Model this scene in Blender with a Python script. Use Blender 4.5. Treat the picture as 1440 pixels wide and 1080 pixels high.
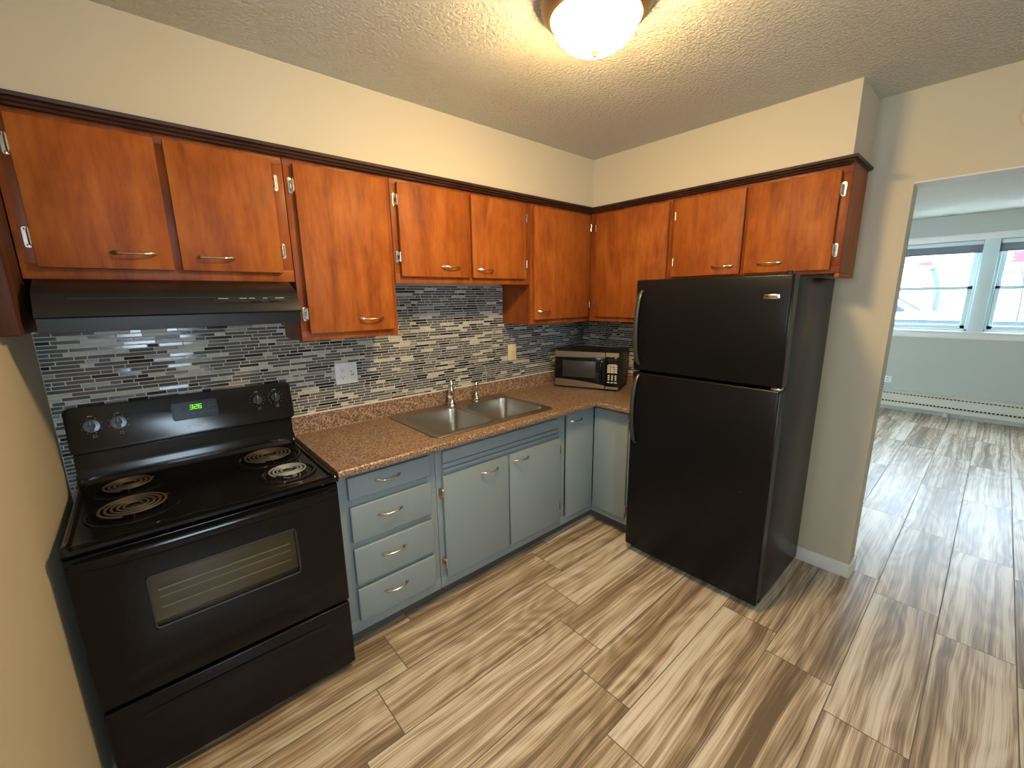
import bpy, bmesh, math, random
from mathutils import Vector, Matrix, noise
for o in list(bpy.data.objects): bpy.data.objects.remove(o, do_unlink=True)
S = bpy.context.scene
COL = S.collection
PI = math.pi
rnd = random.Random(7)

# ------------------------------------------------------------------ camera
CAM = Vector((-2.8048, -2.2943, 1.5763))
yaw, pit, rol, F = 0.7198, -0.2109, -0.0135, 595.21
fw = Vector((math.sin(yaw)*math.cos(pit), math.cos(yaw)*math.cos(pit), math.sin(pit)))
rt = Vector((math.cos(yaw), -math.sin(yaw), 0)); up = rt.cross(fw)
c, s = math.cos(rol), math.sin(rol)
rt, up = c*rt + s*up, -s*rt + c*up
cd = bpy.data.cameras.new('camera'); cam = bpy.data.objects.new('camera', cd); COL.objects.link(cam)
cam.matrix_world = Matrix(((rt.x, up.x, -fw.x, CAM.x), (rt.y, up.y, -fw.y, CAM.y), (rt.z, up.z, -fw.z, CAM.z), (0, 0, 0, 1)))
cd.sensor_width = 36; cd.lens = F/1440*36; cd.shift_x = -1.45/1440; cd.shift_y = 5.35/1440
cd.clip_start = 0.02; cd.clip_end = 200
S.camera = cam

# ------------------------------------------------------------------ exposure, world
vs = S.view_settings
vs.view_transform = 'Standard'; vs.look = 'None'; vs.gamma = 1; vs.use_curve_mapping = False
vs.exposure = 0.14
w = bpy.data.worlds.new('overcast_sky'); S.world = w; w.use_nodes = True
bg = w.node_tree.nodes['Background']
bg.inputs[0].default_value = (0.70, 0.85, 1.0, 1); bg.inputs[1].default_value = 26.0
YRW = -4.3
LAMP = 150.0                       # radiance of the glowing ceiling lamp glass

def portal(name, loc, rot, sx, sy):
    l = bpy.data.lights.new(name, 'AREA'); l.shape = 'RECTANGLE'; l.size = sx; l.size_y = sy
    l.cycles.is_portal = True
    o = bpy.data.objects.new(name, l); COL.objects.link(o); o.location = loc; o.rotation_euler = rot
portal('daylight_portal', (5.02, -2.1, 1.6), (0, PI/2, 0), 1.1, 1.75)
portal('daylight_portal', (-3.24, -1.6, 1.8), (0, -PI/2, 0), .9, .3)
portal('daylight_portal', (-2.65, YRW-.14, 1.5), (PI/2, 0, 0), .7, 1.0)

# ------------------------------------------------------------------ materials
def mat(name, col=(.5, .5, .5), rough=.5, metal=0, **k):
    m = bpy.data.materials.new(name); m.use_nodes = True
    b = m.node_tree.nodes['Principled BSDF']
    b.inputs['Base Color'].default_value = (*col, 1); b.inputs['Roughness'].default_value = rough
    b.inputs['Metallic'].default_value = metal
    for a, v in k.items():
        b.inputs[a.replace('_', ' ')].default_value = v
    return m
class NT:
    def __init__(s, m): s.t = m.node_tree; s.b = s.t.nodes['Principled BSDF']
    def n(s, typ, **k):
        nd = s.t.nodes.new(typ)
        for a, v in k.items(): setattr(nd, a, v)
        return nd
    def l(s, a, b): s.t.links.new(a, b)
    def val(s, sock, v):
        if hasattr(v, 'is_output') or hasattr(v, 'links'): s.l(v, sock)
        else: sock.default_value = v
    def m(s, op, a, b=0.0, c=0.0):
        nd = s.n('ShaderNodeMath', operation=op)
        for i, v in enumerate((a, b, c)): s.val(nd.inputs[i], v)
        return nd.outputs[0]
    def xyz(s, x, y, z):
        nd = s.n('ShaderNodeCombineXYZ')
        for i, v in enumerate((x, y, z)): s.val(nd.inputs[i], v)
        return nd.outputs[0]
    def mapping(s, vec, sc=(1, 1, 1)):
        nd = s.n('ShaderNodeMapping'); s.l(vec, nd.inputs[0]); nd.inputs['Scale'].default_value = sc
        return nd.outputs[0]
    def noise(s, vec, scale, detail=3, rough=.5, dist=0):
        nd = s.n('ShaderNodeTexNoise'); s.l(vec, nd.inputs['Vector'])
        nd.inputs['Scale'].default_value = scale; nd.inputs['Detail'].default_value = detail
        nd.inputs['Roughness'].default_value = rough; nd.inputs['Distortion'].default_value = dist
        return nd.outputs[0]
    def ramp(s, f, stops):
        nd = s.n('ShaderNodeValToRGB'); s.l(f, nd.inputs[0]); e = nd.color_ramp.elements
        while len(e) < len(stops): e.new(.5)
        for i, (p, cc) in enumerate(stops):
            e[i].position = p; e[i].color = (*cc, 1) if len(cc) == 3 else cc
        return nd.outputs[0]
    def mix(s, f, a, b, typ='MIX'):
        nd = s.n('ShaderNodeMix', data_type='RGBA', blend_type=typ)
        for i, v in ((0, f), (6, a), (7, b)):
            if hasattr(v, 'links'): s.l(v, nd.inputs[i])
            else: nd.inputs[i].default_value = v if i == 0 else (*v, 1)
        return nd.outputs[2]
    def bump(s, h, strength=.3, dist=.002):
        nd = s.n('ShaderNodeBump'); s.l(h, nd.inputs['Height'])
        nd.inputs['Strength'].default_value = strength; nd.inputs['Distance'].default_value = dist
        s.l(nd.outputs[0], s.b.inputs['Normal'])
    def col(s, v): s.l(v, s.b.inputs['Base Color'])
    def pos(s): return s.n('ShaderNodeNewGeometry').outputs['Position']
    def objv(s, k=7.0):
        tc = s.n('ShaderNodeTexCoord'); oi = s.n('ShaderNodeObjectInfo')
        a = s.n('ShaderNodeVectorMath', operation='ADD'); s.l(tc.outputs['Object'], a.inputs[0])
        r = s.m('MULTIPLY', oi.outputs['Random'], k); s.l(s.xyz(r, r, r), a.inputs[1])
        return a.outputs[0]

def paint(name, col, bs=.12, scale=260, rough=.75):
    m = mat(name, col, rough); t = NT(m); p = t.pos()
    n1 = t.noise(p, scale, 3); t.bump(n1, bs, .002)
    n2 = t.noise(p, 1.7, 2)
    t.col(t.mix(n2, tuple(v*.97 for v in col), tuple(min(1, v*1.03) for v in col)))
    return m
M_wall = paint('greige_wall_paint', (.57, .515, .395))
M_wall2 = paint('sage_grey_wall_paint', (.45, .48, .43))
M_white = paint('white_trim_paint', (.74, .74, .70), .06, 120, .45)

def ceiling_mat():
    m = mat('textured_ceiling', (.72, .70, .60), .9); t = NT(m); p = t.pos()
    v = t.n('ShaderNodeTexVoronoi'); t.l(p, v.inputs['Vector']); v.inputs['Scale'].default_value = 75
    v.feature = 'SMOOTH_F1'
    n = t.noise(p, 95, 4, .6, .6)
    h = t.m('SUBTRACT', t.m('MULTIPLY', n, 1.5), t.m('MULTIPLY', v.outputs[0], .7))
    h = t.m('SMOOTH_MIN', h, .62, .15)
    t.bump(h, 1.0, .012)
    return m
M_ceil = ceiling_mat()

def floor_mat():
    m = mat('wood_look_plank_tile', (.6, .5, .4), .33); t = NT(m); p = t.pos()
    sp = t.n('ShaderNodeSeparateXYZ'); t.l(p, sp.inputs[0]); X, Y = sp.outputs[0], sp.outputs[1]
    yy = t.m('DIVIDE', t.m('ADD', t.m('MULTIPLY', Y, -1), -.57), .2494)
    row = t.m('FLOOR', yy); fy = t.m('FRACT', yy)
    xx = t.m('DIVIDE', t.m('ADD', t.m('ADD', X, 1.15), t.m('MULTIPLY', row, .1455)), .99)
    cl = t.m('FLOOR', xx); fx = t.m('FRACT', xx)
    wn = t.n('ShaderNodeTexWhiteNoise', noise_dimensions='2D'); t.l(t.xyz(row, cl, 0), wn.inputs['Vector'])
    R = wn.outputs['Value']
    wn2 = t.n('ShaderNodeTexWhiteNoise', noise_dimensions='2D'); t.l(t.xyz(t.m('ADD', row, 31.7), cl, 0), wn2.inputs['Vector'])
    R2 = wn2.outputs['Value']
    ox = t.m('MULTIPLY', R, 40.0)
    # bands that run along the plank, gently wavering
    warp = t.noise(t.xyz(t.m('ADD', t.m('MULTIPLY', X, 1.3), ox), t.m('MULTIPLY', Y, 3.0), R), 1.0, 2)
    yw = t.m('ADD', Y, t.m('MULTIPLY', t.m('SUBTRACT', warp, .5), .07))
    band = t.noise(t.xyz(t.m('ADD', t.m('MULTIPLY', X, .35), ox), t.m('MULTIPLY', yw, 11), ox), 1.0, 2, .5)
    mid = t.noise(t.xyz(t.m('ADD', t.m('MULTIPLY', X, .8), ox), t.m('MULTIPLY', yw, 55), ox), 1.0, 4, .65)
    cath = t.noise(t.xyz(t.m('ADD', t.m('MULTIPLY', X, 1.3), ox), t.m('MULTIPLY', yw, 5), ox), 1.0, 1, .5)
    ringv = t.m('MULTIPLY', t.m('SINE', t.m('MULTIPLY', cath, 60)), .5)
    fine = t.noise(t.xyz(t.m('ADD', t.m('MULTIPLY', X, 3), ox), t.m('MULTIPLY', yw, 230), ox), 1.0, 2, .6)
    f = t.m('ADD', t.m('ADD', t.m('MULTIPLY', band, .78), t.m('MULTIPLY', mid, .80)), t.m('MULTIPLY', fine, .50))
    f = t.m('ADD', f, t.m('MULTIPLY', t.m('SUBTRACT', R2, .5), .10))
    f = t.m('ADD', f, t.m('MULTIPLY', ringv, .07))
    f = t.m('SUBTRACT', t.m('MULTIPLY', f, 2.15), 1.70)
    colr = t.ramp(f, [(.10, (.74, .68, .58)), (.36, (.62, .53, .41)), (.54, (.45, .35, .245)), (.76, (.29, .215, .14)), (1, (.17, .12, .075))])
    g = .0021
    ex = t.m('MINIMUM', fx, t.m('SUBTRACT', 1, fx)); ey = t.m('MINIMUM', fy, t.m('SUBTRACT', 1, fy))
    gm = t.m('MAXIMUM', t.m('LESS_THAN', ex, g/.99), t.m('LESS_THAN', ey, g/.2494))
    t.col(t.mix(gm, colr, (.16, .13, .10)))
    h = t.m('SUBTRACT', t.m('MULTIPLY', mid, .15), gm); t.bump(h, .35, .002)
    t.b.inputs['Specular IOR Level'].default_value = .42
    t.l(t.m('ADD', .36, t.m('MULTIPLY', gm, .4)), t.b.inputs['Roughness'])
    return m
M_floor = floor_mat()

def wood_mat(name, a, b, cc, rough=.5, horiz=False):
    m = mat(name, b, rough); t = NT(m); v = t.objv()
    sc = (1.2, 9, 9) if horiz else (7, 7, 1.0)
    n1 = t.noise(t.mapping(v, sc), 1.6, 4, .55, .8)
    n2 = t.noise(t.mapping(v, tuple(x*6 for x in sc)), 1.5, 3, .6)
    n3 = t.noise(t.mapping(v, (1.6, 1.6, 1)), 5, 4, .6)
    f = t.m('ADD', t.m('ADD', t.m('MULTIPLY', n1, .5), t.m('MULTIPLY', n2, .22)), t.m('MULTIPLY', n3, .34))
    t.col(t.ramp(f, [(.40, a), (.53, b), (.66, cc)]))
    t.bump(n2, .06, .001)
    t.b.inputs['Specular IOR Level'].default_value = .2
    return m
M_wood = wood_mat('cherry_stained_wood', (.205, .047, .009), (.335, .088, .014), (.42, .130, .022))
M_woodf = wood_mat('cherry_stained_frame_wood', (.17, .036, .008), (.27, .066, .012), (.34, .095, .018), .4)
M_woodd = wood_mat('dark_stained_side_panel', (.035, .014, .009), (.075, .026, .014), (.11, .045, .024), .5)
M_mold = wood_mat('dark_walnut_moulding', (.030, .013, .009), (.05, .022, .015), (.08, .04, .028), .4, True)

def painted_cab():
    m = mat('blue_grey_cabinet_paint', (.24, .29, .31), .42); t = NT(m); v = t.objv()
    n = t.noise(t.mapping(v, (30, 30, 3)), 1.5, 3, .6); t.bump(n, .10, .001)
    t.col(t.mix(t.noise(v, 5, 3), (.225, .285, .31), (.26, .315, .335)))
    return m
M_blue = painted_cab()
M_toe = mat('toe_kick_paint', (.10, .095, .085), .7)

def counter_mat():
    m = mat('speckled_brown_laminate', (.3, .18, .1), .32); t = NT(m); p = t.pos()
    n = t.noise(p, 125, 3, .75)
    n2 = t.noise(p, 230, 2, .5)
    a = t.ramp(n, [(.38, (.055, .030, .019)), (.46, (.185, .108, .065)), (.54, (.335, .215, .14)), (.64, (.60, .45, .33))])
    t.col(t.mix(t.ramp(n2, [(.37, (1, 1, 1)), (.43, (0, 0, 0))]), a, (.10, .05, .03)))
    return m
M_counter = counter_mat()

M_grout = paint('light_grout', (.66, .65, .60), .2, 500, .9)
def tile_mat(name, a, b, rough, sc=60):
    m = mat(name, a, rough); t = NT(m); p = t.pos()
    t.col(t.mix(t.ramp(t.noise(p, sc, 4, .6), [(.35, (0, 0, 0)), (.65, (1, 1, 1))]), a, b))
    return m
M_tiles = [tile_mat('grey_glass_tile', (.105, .105, .10), (.125, .125, .12), .12, 8),
           tile_mat('slate_glass_tile', (.095, .092, .09), (.115, .11, .105), .12, 8),
           tile_mat('near_black_glass_tile', (.018, .015, .015), (.024, .02, .02), .10, 8),
           tile_mat('pale_stone_tile', (.40, .38, .31), (.54, .515, .44), .38, 70),
           tile_mat('taupe_tile', (.20, .19, .165), (.25, .235, .205), .3, 40)]

def black_textured():
    m = mat('black_pebbled_enamel', (.006, .006, .007), .27, Specular_IOR_Level=.2); t = NT(m); p = t.pos()
    n = t.noise(p, 120, 3, .6); n2 = t.noise(p, 6, 2); t.bump(t.m('ADD', n, n2), .22, .0025)
    return m
M_fridge = black_textured()
M_black = mat('black_gloss_enamel', (.006, .006, .007), .13, Specular_IOR_Level=.26)
M_blacks = mat('black_satin_enamel', (.007, .007, .009), .27, Specular_IOR_Level=.26)
M_blackm = mat('matte_black_plastic', (.010, .010, .011), .4, Specular_IOR_Level=.4)
M_handle = mat('dark_grey_plastic', (.035, .034, .033), .35)
M_panel = mat('black_control_panel_enamel', (.007, .007, .009), .16, Specular_IOR_Level=.36)
M_hood = mat('black_hood_enamel', (.009, .010, .012), .3, Specular_IOR_Level=.45)
M_disp = mat('dark_display_window', (.006, .006, .006), .25, Specular_IOR_Level=.15)
M_dial = mat('grey_dial_metal', (.10, .11, .12), .3, .4)
M_dark = mat('dark_cavity', (.006, .006, .006), .8)
M_coil = mat('worn_heating_coil', (.10, .08, .065), .5, .35)
M_coilg = mat('silvery_heating_coil', (.42, .43, .48), .4, .5)
M_glass_oven = mat('smoked_oven_glass', (.06, .055, .042), .08, 0)
M_enam = mat('grey_speckled_oven_enamel', (.20, .19, .15), .6)
M_chrome = mat('chrome', (.75, .74, .72), .12, 1)
M_nick = mat('satin_nickel', (.62, .57, .50), .26, 1)
def steel():
    m = mat('brushed_stainless_steel', (.44, .40, .335), .35, 1); t = NT(m); v = t.objv()
    t.col(t.mix(t.noise(t.mapping(v, (2, 60, 60)), 1, 2), (.41, .375, .315), (.46, .42, .355)))
    return m
M_steel = steel()
M_bronze = mat('brushed_bronze_metal', (.34, .24, .14), .35, .8)
M_plate = mat('white_plastic', (.74, .78, .80), .35)
M_ivory = mat('ivory_plastic', (.74, .62, .42), .35)
M_heater = mat('cream_heater_enamel', (.62, .60, .50), .4)
M_print = mat('pale_grey_print', (.45, .45, .43), .5)
M_button = mat('pale_keypad_buttons', (.62, .62, .60), .4)
M_vinyl = mat('white_vinyl_frame', (.60, .72, .72), .4)
M_blind = mat('grey_blind_slats', (.17, .20, .22), .6)
M_snow = paint('pale_concrete', (.75, .75, .76), .2, 20, .9)
M_red = mat('red_sign_face', (.75, .03, .05), .5)
M_bluegrey = mat('blue_grey_metal', (.10, .14, .22), .5)
M_ext = paint('white_siding', (.80, .78, .77), .3, 3, .8)
M_brick = paint('pinkish_brick', (.55, .36, .30), .3, 9, .9)

def emis(name, col, st):
    m = bpy.data.materials.new(name); m.use_nodes = True; t = m.node_tree; t.nodes.clear()
    e = t.nodes.new('ShaderNodeEmission'); o = t.nodes.new('ShaderNodeOutputMaterial')
    e.inputs[0].default_value = (*col, 1); e.inputs[1].default_value = st; t.links.new(e.outputs[0], o.inputs[0])
    return m
M_lamp = emis('glowing_frosted_glass', (1.0, .69, .31), LAMP)
M_led = emis('green_clock_digits', (.25, 1.0, .03), 1.2)
def glass(name, tint=(1, 1, 1), gl=.06):
    m = bpy.data.materials.new(name); m.use_nodes = True; t = m.node_tree; t.nodes.clear()
    a = t.nodes.new('ShaderNodeBsdfTransparent'); b = t.nodes.new('ShaderNodeBsdfGlossy'); x = t.nodes.new('ShaderNodeMixShader')
    o = t.nodes.new('ShaderNodeOutputMaterial'); a.inputs[0].default_value = (*tint, 1); b.inputs['Roughness'].default_value = .03
    x.inputs[0].default_value = gl
    t.links.new(a.outputs[0], x.inputs[1]); t.links.new(b.outputs[0], x.inputs[2]); t.links.new(x.outputs[0], o.inputs[0])
    return m
M_pane = glass('clear_window_glass', (.97, .99, 1), .05)
M_ovenpane = glass('smoked_oven_glass_pane', (.75, .72, .62), .04)

# ------------------------------------------------------------------ geometry helpers
def BM(): return bmesh.new()
def box(bm, x0, x1, y0, y1, z0, z1, bev=0, seg=2, mi=0):
    x0, x1 = min(x0, x1), max(x0, x1); y0, y1 = min(y0, y1), max(y0, y1); z0, z1 = min(z0, z1), max(z0, z1)
    r = bmesh.ops.create_cube(bm, size=1, matrix=Matrix.Translation(((x0+x1)/2, (y0+y1)/2, (z0+z1)/2)) @ Matrix.Diagonal((x1-x0, y1-y0, z1-z0, 1)))
    vsx = r['verts']; fs = {f for v in vsx for f in v.link_faces}
    for f in fs: f.material_index = mi
    if bev:
        es = list({e for v in vsx for e in v.link_edges})
        bmesh.ops.bevel(bm, geom=es, offset=bev, segments=seg, affect='EDGES', profile=.5)
    return bm
def loft(bm, rings, cap0=True, cap1=True, closed=True, mi=0):
    R = [[bm.verts.new(p) for p in r] for r in rings]; n = len(R[0])
    for a, b in zip(R, R[1:]):
        for i in range(n if closed else n-1):
            j = (i+1) % n
            try: f = bm.faces.new((a[i], a[j], b[j], b[i])); f.material_index = mi
            except ValueError: pass
    if closed:
        if cap0: bm.faces.new(R[0][::-1]).material_index = mi
        if cap1: bm.faces.new(R[-1]).material_index = mi
    return bm
def frame_of(d):
    d = d.normalized(); a = Vector((0, 0, 1)) if abs(d.z) < .9 else Vector((1, 0, 0))
    u = d.cross(a).normalized(); return u, u.cross(d).normalized()
def tube(bm, pts, r, n=10, mi=0):
    pts = [Vector(p) for p in pts]; rings = []; u = None
    for i, p in enumerate(pts):
        d = (pts[min(i+1, len(pts)-1)] - pts[max(i-1, 0)])
        if u is None: u, v = frame_of(d)
        else:
            d = d.normalized(); u = (u - d*u.dot(d)).normalized(); v = d.cross(u) * -1
            v = u.cross(d)
        rr = r[i] if isinstance(r, list) else r
        ra, rb = rr if isinstance(rr, (list, tuple)) else (rr, rr)
        rings.append([p + u*math.cos(2*PI*k/n)*ra + v*math.sin(2*PI*k/n)*rb for k in range(n)])
    return loft(bm, rings, mi=mi)
def lathe(bm, prof, center=(0, 0, 0), axis='z', n=28, mi=0, cap=True):
    C = Vector(center); rings = []
    for r, h in prof:
        ring = []
        for k in range(n):
            a = 2*PI*k/n; q = (r*math.cos(a), r*math.sin(a))
            ring.append(C + (Vector((q[0], q[1], h)) if axis == 'z' else Vector((q[0], -h, q[1])) if axis == 'y' else Vector((-h, q[0], q[1]))))
        rings.append(ring)
    return loft(bm, rings, cap, cap, mi=mi)
def prism_x(bm, prof, x0, x1, mi=0):          # profile of (y, z) swept along x
    return loft(bm, [[(x0, y, z) for y, z in prof], [(x1, y, z) for y, z in prof]], mi=mi)
def rrect(cx, cy, w, h, r, n=5):
    pts = []
    for sx, sy, a0 in ((1, 1, 0), (-1, 1, PI/2), (-1, -1, PI), (1, -1, 1.5*PI)):
        for k in range(n+1):
            a = a0 + PI/2*k/n
            pts.append((cx + sx*(w/2-r) + r*math.cos(a), cy + sy*(h/2-r) + r*math.sin(a)))
    return pts
def curve_mesh(name, splines, ext):
    cu = bpy.data.curves.new(name, 'CURVE'); cu.dimensions = '2D'; cu.fill_mode = 'BOTH'; cu.extrude = ext
    for pts in splines:
        sp = cu.splines.new('POLY'); sp.points.add(len(pts)-1); sp.use_cyclic_u = True
        for q, (x, y) in zip(sp.points, pts): q.co = (x, y, 0, 1)
    o = bpy.data.objects.new(name, cu); COL.objects.link(o); dg = bpy.context.evaluated_depsgraph_get(); dg.update()
    me = bpy.data.meshes.new_from_object(o.evaluated_get(dg)); bpy.data.objects.remove(o, do_unlink=True); return me
def text_mesh(txt, size, ext=.0002):
    cu = bpy.data.curves.new('lettering', 'FONT'); cu.body = txt; cu.size = size; cu.extrude = ext
    cu.align_x = 'CENTER'; cu.align_y = 'CENTER'
    o = bpy.data.objects.new('lettering', cu); COL.objects.link(o); dg = bpy.context.evaluated_depsgraph_get(); dg.update()
    me = bpy.data.meshes.new_from_object(o.evaluated_get(dg)); bpy.data.objects.remove(o, do_unlink=True); return me

# ------------------------------------------------------------------ object helpers
WL = {}
def wl(o): return WL[o.name] if o is not None else Vector((0, 0, 0))
def finish(me, mats, smooth=True):
    for m in (mats if isinstance(mats, (list, tuple)) else [mats]): me.materials.append(m)
    if smooth:
        me.polygons.foreach_set('use_smooth', [True]*len(me.polygons)); me.set_sharp_from_angle(angle=math.radians(32))
def props(o, label=None, cat=None, group=None, kind=None):
    if label: o['label'] = label
    if cat: o['category'] = cat
    if group: o['group'] = group
    if kind: o['kind'] = kind
    return o
def thing(name, label, cat, loc, group=None, rotz=0):
    o = bpy.data.objects.new(name, None); COL.objects.link(o); o.empty_display_size = .1
    o.location = loc; o.rotation_euler = (0, 0, rotz); WL[o.name] = Vector((0, 0, 0)) if rotz else Vector(loc)
    return props(o, label, cat, group)
def obj(name, bm, m, parent=None, label=None, base=None):
    """one mesh; coordinates of bm are world coordinates (or the thing's own for a turned thing)"""
    me = bpy.data.meshes.new(name)
    off = wl(parent) if parent is not None else Vector(base or (0, 0, 0))
    bmesh.ops.translate(bm, verts=bm.verts, vec=-off)
    bmesh.ops.recalc_face_normals(bm, faces=bm.faces)
    bm.to_mesh(me); bm.free(); finish(me, m)
    o = bpy.data.objects.new(name, me); COL.objects.link(o); o.parent = parent
    if parent is None: o.location = off
    WL[o.name] = off
    if label: o['label'] = label
    return o
def place(name, me, parent, pos, rot=(0, 0, 0), label=None):
    o = bpy.data.objects.new(name, me); COL.objects.link(o); o.parent = parent
    o.location = Vector(pos) - wl(parent); o.rotation_euler = rot; WL[o.name] = Vector(pos)
    if label: o['label'] = label
    return o
def struct(name, bm, m, parent=None): return props(obj(name, bm, m, parent), kind='structure' if parent is None else None)

# ================================================================== THE SETTING
L, CEIL, SZ, SD, SEND = -3.094, 2.4725, 2.166, .3266, 1.7623
YR, FX, WT = -4.3, 4.825, .13
LY1 = .9                      # living room runs past the kitchen's back wall
DJ, DJ2, DH = 1.94, 2.95, 2.073
struct('floor', box(BM(), L-.15, FX+.15, YR-.15, LY1+.15, -.12, 0), M_floor)
struct('ceiling', box(BM(), L-.15, FX+.15, YR-.15, LY1+.15, CEIL, CEIL+.12), M_ceil)
struct('wall_back', box(BM(), L-.13, WT, 0, .13, 0, CEIL), M_wall)
b = BM(); box(b, L-.13, L, YR, 0, 0, 1.35); box(b, L-.13, L, YR, 0, 2.25, CEIL)
box(b, L-.13, L, -1.45, 0, 1.35, 2.25); box(b, L-.13, L, YR, -1.75, 1.35, 2.25)
struct('wall_left', b, M_wall)
b = BM(); box(b, 0, WT, -DJ, 0, 0, CEIL); box(b, 0, WT, YR, -DJ2, 0, CEIL); box(b, 0, WT, -DJ2, -DJ, DH, CEIL)
bmesh.ops.remove_doubles(b, verts=b.verts, dist=1e-5)
struct('wall_right', b, M_wall)
RX0, RX1, RZ0, RZ1 = -3.0, -2.3, 1.0, 2.0
b = BM(); box(b, L-.13, RX0, YR-.13, YR, 0, CEIL); box(b, RX1, FX+.13, YR-.13, YR, 0, CEIL); box(b, RX0, RX1, YR-.13, YR, 0, RZ0); box(b, RX0, RX1, YR-.13, YR, RZ1, CEIL)
struct('wall_rear', b, M_wall)
b = BM(); box(b, RX0, RX0+.05, YR-.10, YR-.04, RZ0, RZ1); box(b, RX1-.05, RX1, YR-.10, YR-.04, RZ0, RZ1); box(b, RX0, RX1, YR-.10, YR-.04, RZ0, RZ0+.05); box(b, RX0, RX1, YR-.10, YR-.04, RZ1-.05, RZ1); box(b, RX0, RX1, YR-.09, YR-.05, 1.48, 1.52)
r = struct('window_4', b, M_white); obj('pane', box(BM(), RX0+.04, RX1-.04, YR-.073, YR-.068, RZ0+.04, RZ1-.04), M_pane, r)
struct('wall_living_side', box(BM(), WT, FX+.13, LY1, LY1+.13, 0, CEIL), M_wall2)
# far wall of the living room with a wide window opening
WY0, WY1, WZ0, WZ1 = -1.22, -3.02, 1.09, 2.17
b = BM(); box(b, FX, FX+.15, YR, LY1, 0, WZ0); box(b, FX, FX+.15, YR, LY1, WZ1, CEIL)
box(b, FX, FX+.15, WY0, LY1, WZ0, WZ1); box(b, FX, FX+.15, YR, WY1, WZ0, WZ1)
struct('wall_far', b, M_wall2)
# soffit over the upper cabinets
b = BM(); box(b, L, -SD, -SD, 0, SZ, CEIL); box(b, -SD, 0, -SEND, 0, SZ, CEIL)
struct('wall_soffit', b, M_wall)
# dark moulding under the soffit, stepped profile, L-shaped with a return at the free end
def mold(path, prof):
    b = BM(); rings = []
    P = [Vector(p) for p in path]
    for i, p in enumerate(P):
        din = (P[i]-P[i-1]).normalized() if i else None; dou = (P[i+1]-P[i]).normalized() if i < len(P)-1 else None
        d1 = din or dou; d2 = dou or din
        n1 = Vector((d1.y, -d1.x, 0)); n2 = Vector((d2.y, -d2.x, 0)); nn = (n1+n2); nn = nn / nn.dot(n1) if nn.length else n1
        rings.append([p + nn*o_ + Vector((0, 0, z)) for o_, z in prof])
    return loft(b, rings)
struct('trim_1', mold([(L, -.288, 0), (-.288, -.288, 0), (-.288, -SEND+.034, 0), (-.002, -SEND+.034, 0)],
       [(0, 2.141), (.020, 2.141), (.024, 2.147), (.034, 2.150), (.038, 2.156), (.052, 2.159), (.054, 2.170), (.0386, 2.172), (.0386, 2.1655), (0, 2.1655)]), M_mold)
# baseboards
def bboard(name, x0, x1, y0, y1): return struct(name, box(BM(), x0, x1, y0, y1, 0, .082, .004), M_white)
bboard('baseboard_right', -.013, 0, -.7, -DJ-.013)
b = BM(); box(b, -.013, WT+.013, -DJ-.013, -DJ, 0, .082, .005, 3)
struct('baseboard_jamb', b, M_white)
b = BM(); box(b, .0, WT, -DJ2, -DJ, DH-.006, DH, 0); struct('trim_2', b, M_white)
bboard('baseboard_left', L, L+.013, -1.2, YR)
bboard('baseboard_rear', L+.013, 0, YR, YR+.013)

# ---- living room windows
def dh_window(name, y0, y1):
    """double-hung window seen from the west: frame, two sashes, two panes"""
    z0, z1 = WZ0+.005, WZ1-.005
    b = BM(); x0, x1 = FX+.02, FX+.13
    box(b, x0, x1, y0, y0-.035, z0, z1, .003); box(b, x0, x1, y1+.035, y1, z0, z1, .003)
    box(b, x0, x1, y0, y1, z1-.03, z1, .003); box(b, x0, x1, y0, y1, z0, z0+.025, .003)
    r = struct(name, b, M_vinyl)
    zm = 1.61
    for nm, xa, za, zb in (('upper_sash', FX+.085, zm-.02, z1-.03), ('lower_sash', FX+.045, z0+.025, zm+.025)):
        b = BM(); ya, yb = y0-.035, y1+.035
        box(b, xa, xa+.03, ya, ya-.045, za, zb, .004); box(b, xa, xa+.03, yb+.045, yb, za, zb, .004)
        box(b, xa, xa+.03, ya, yb, za, za+.045, .004); box(b, xa, xa+.03, ya, yb, zb-.04, zb, .004)
        sh = obj('sash', b, M_vinyl, r)
        b = BM(); box(b, xa+.012, xa+.016, ya-.04, yb+.04, za+.04, zb-.035)
        obj('pane', b, M_pane, sh)
    return r
dh_window('window_1', WY0, -2.06); dh_window('window_2', -2.17, WY1)
b = BM(); box(b, FX-.02, FX+.13, -2.05, -2.18, WZ0, WZ1, .004); struct('trim_3', b, M_vinyl)
b = BM(); box(b, FX-.018, FX+.0, WY0+.08, WY0, 1.0, WZ1+.08, .003); box(b, FX-.018, FX, WY1, WY1-.08, 1.0, WZ1+.08, .003)
box(b, FX-.018, FX, WY0+.08, WY1-.08, WZ1-.005, WZ1+.075, .003); struct('trim_4', b, M_white)
b = BM(); box(b, FX-.045, FX+.05, WY0+.1, WY1-.1, 1.062, 1.092, .006, 3); box(b, FX-.015, FX, WY0+.08, WY1-.08, 1.0, 1.062, .003)
struct('trim_5', b, M_white)
# raised blinds inside each window head
for k, (ya, yb, lb) in enumerate(((WY0-.01, -2.045, 'grey slatted blind drawn up at the top of the left living room window'),
                                  (-2.185, WY1+.01, 'grey slatted blind drawn up at the top of the right living room window'))):
    t = thing('window_blind', lb, 'blind', (FX+.02, (ya+yb)/2, 2.03))
    b = BM(); box(b, FX+.003, FX+.04, ya, yb, 2.115, 2.16, .004); obj('head_rail', b, M_vinyl, t)
    b = BM()
    for q in range(12): box(b, FX+.004, FX+.038, ya, yb, 2.036+q*.0065, 2.0405+q*.0065)
    obj('slat_stack', b, M_blind, t)
    b = BM(); box(b, FX+.004, FX+.038, ya, yb, 2.02, 2.035, .003); obj('bottom_rail', b, M_blind, t)
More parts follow.
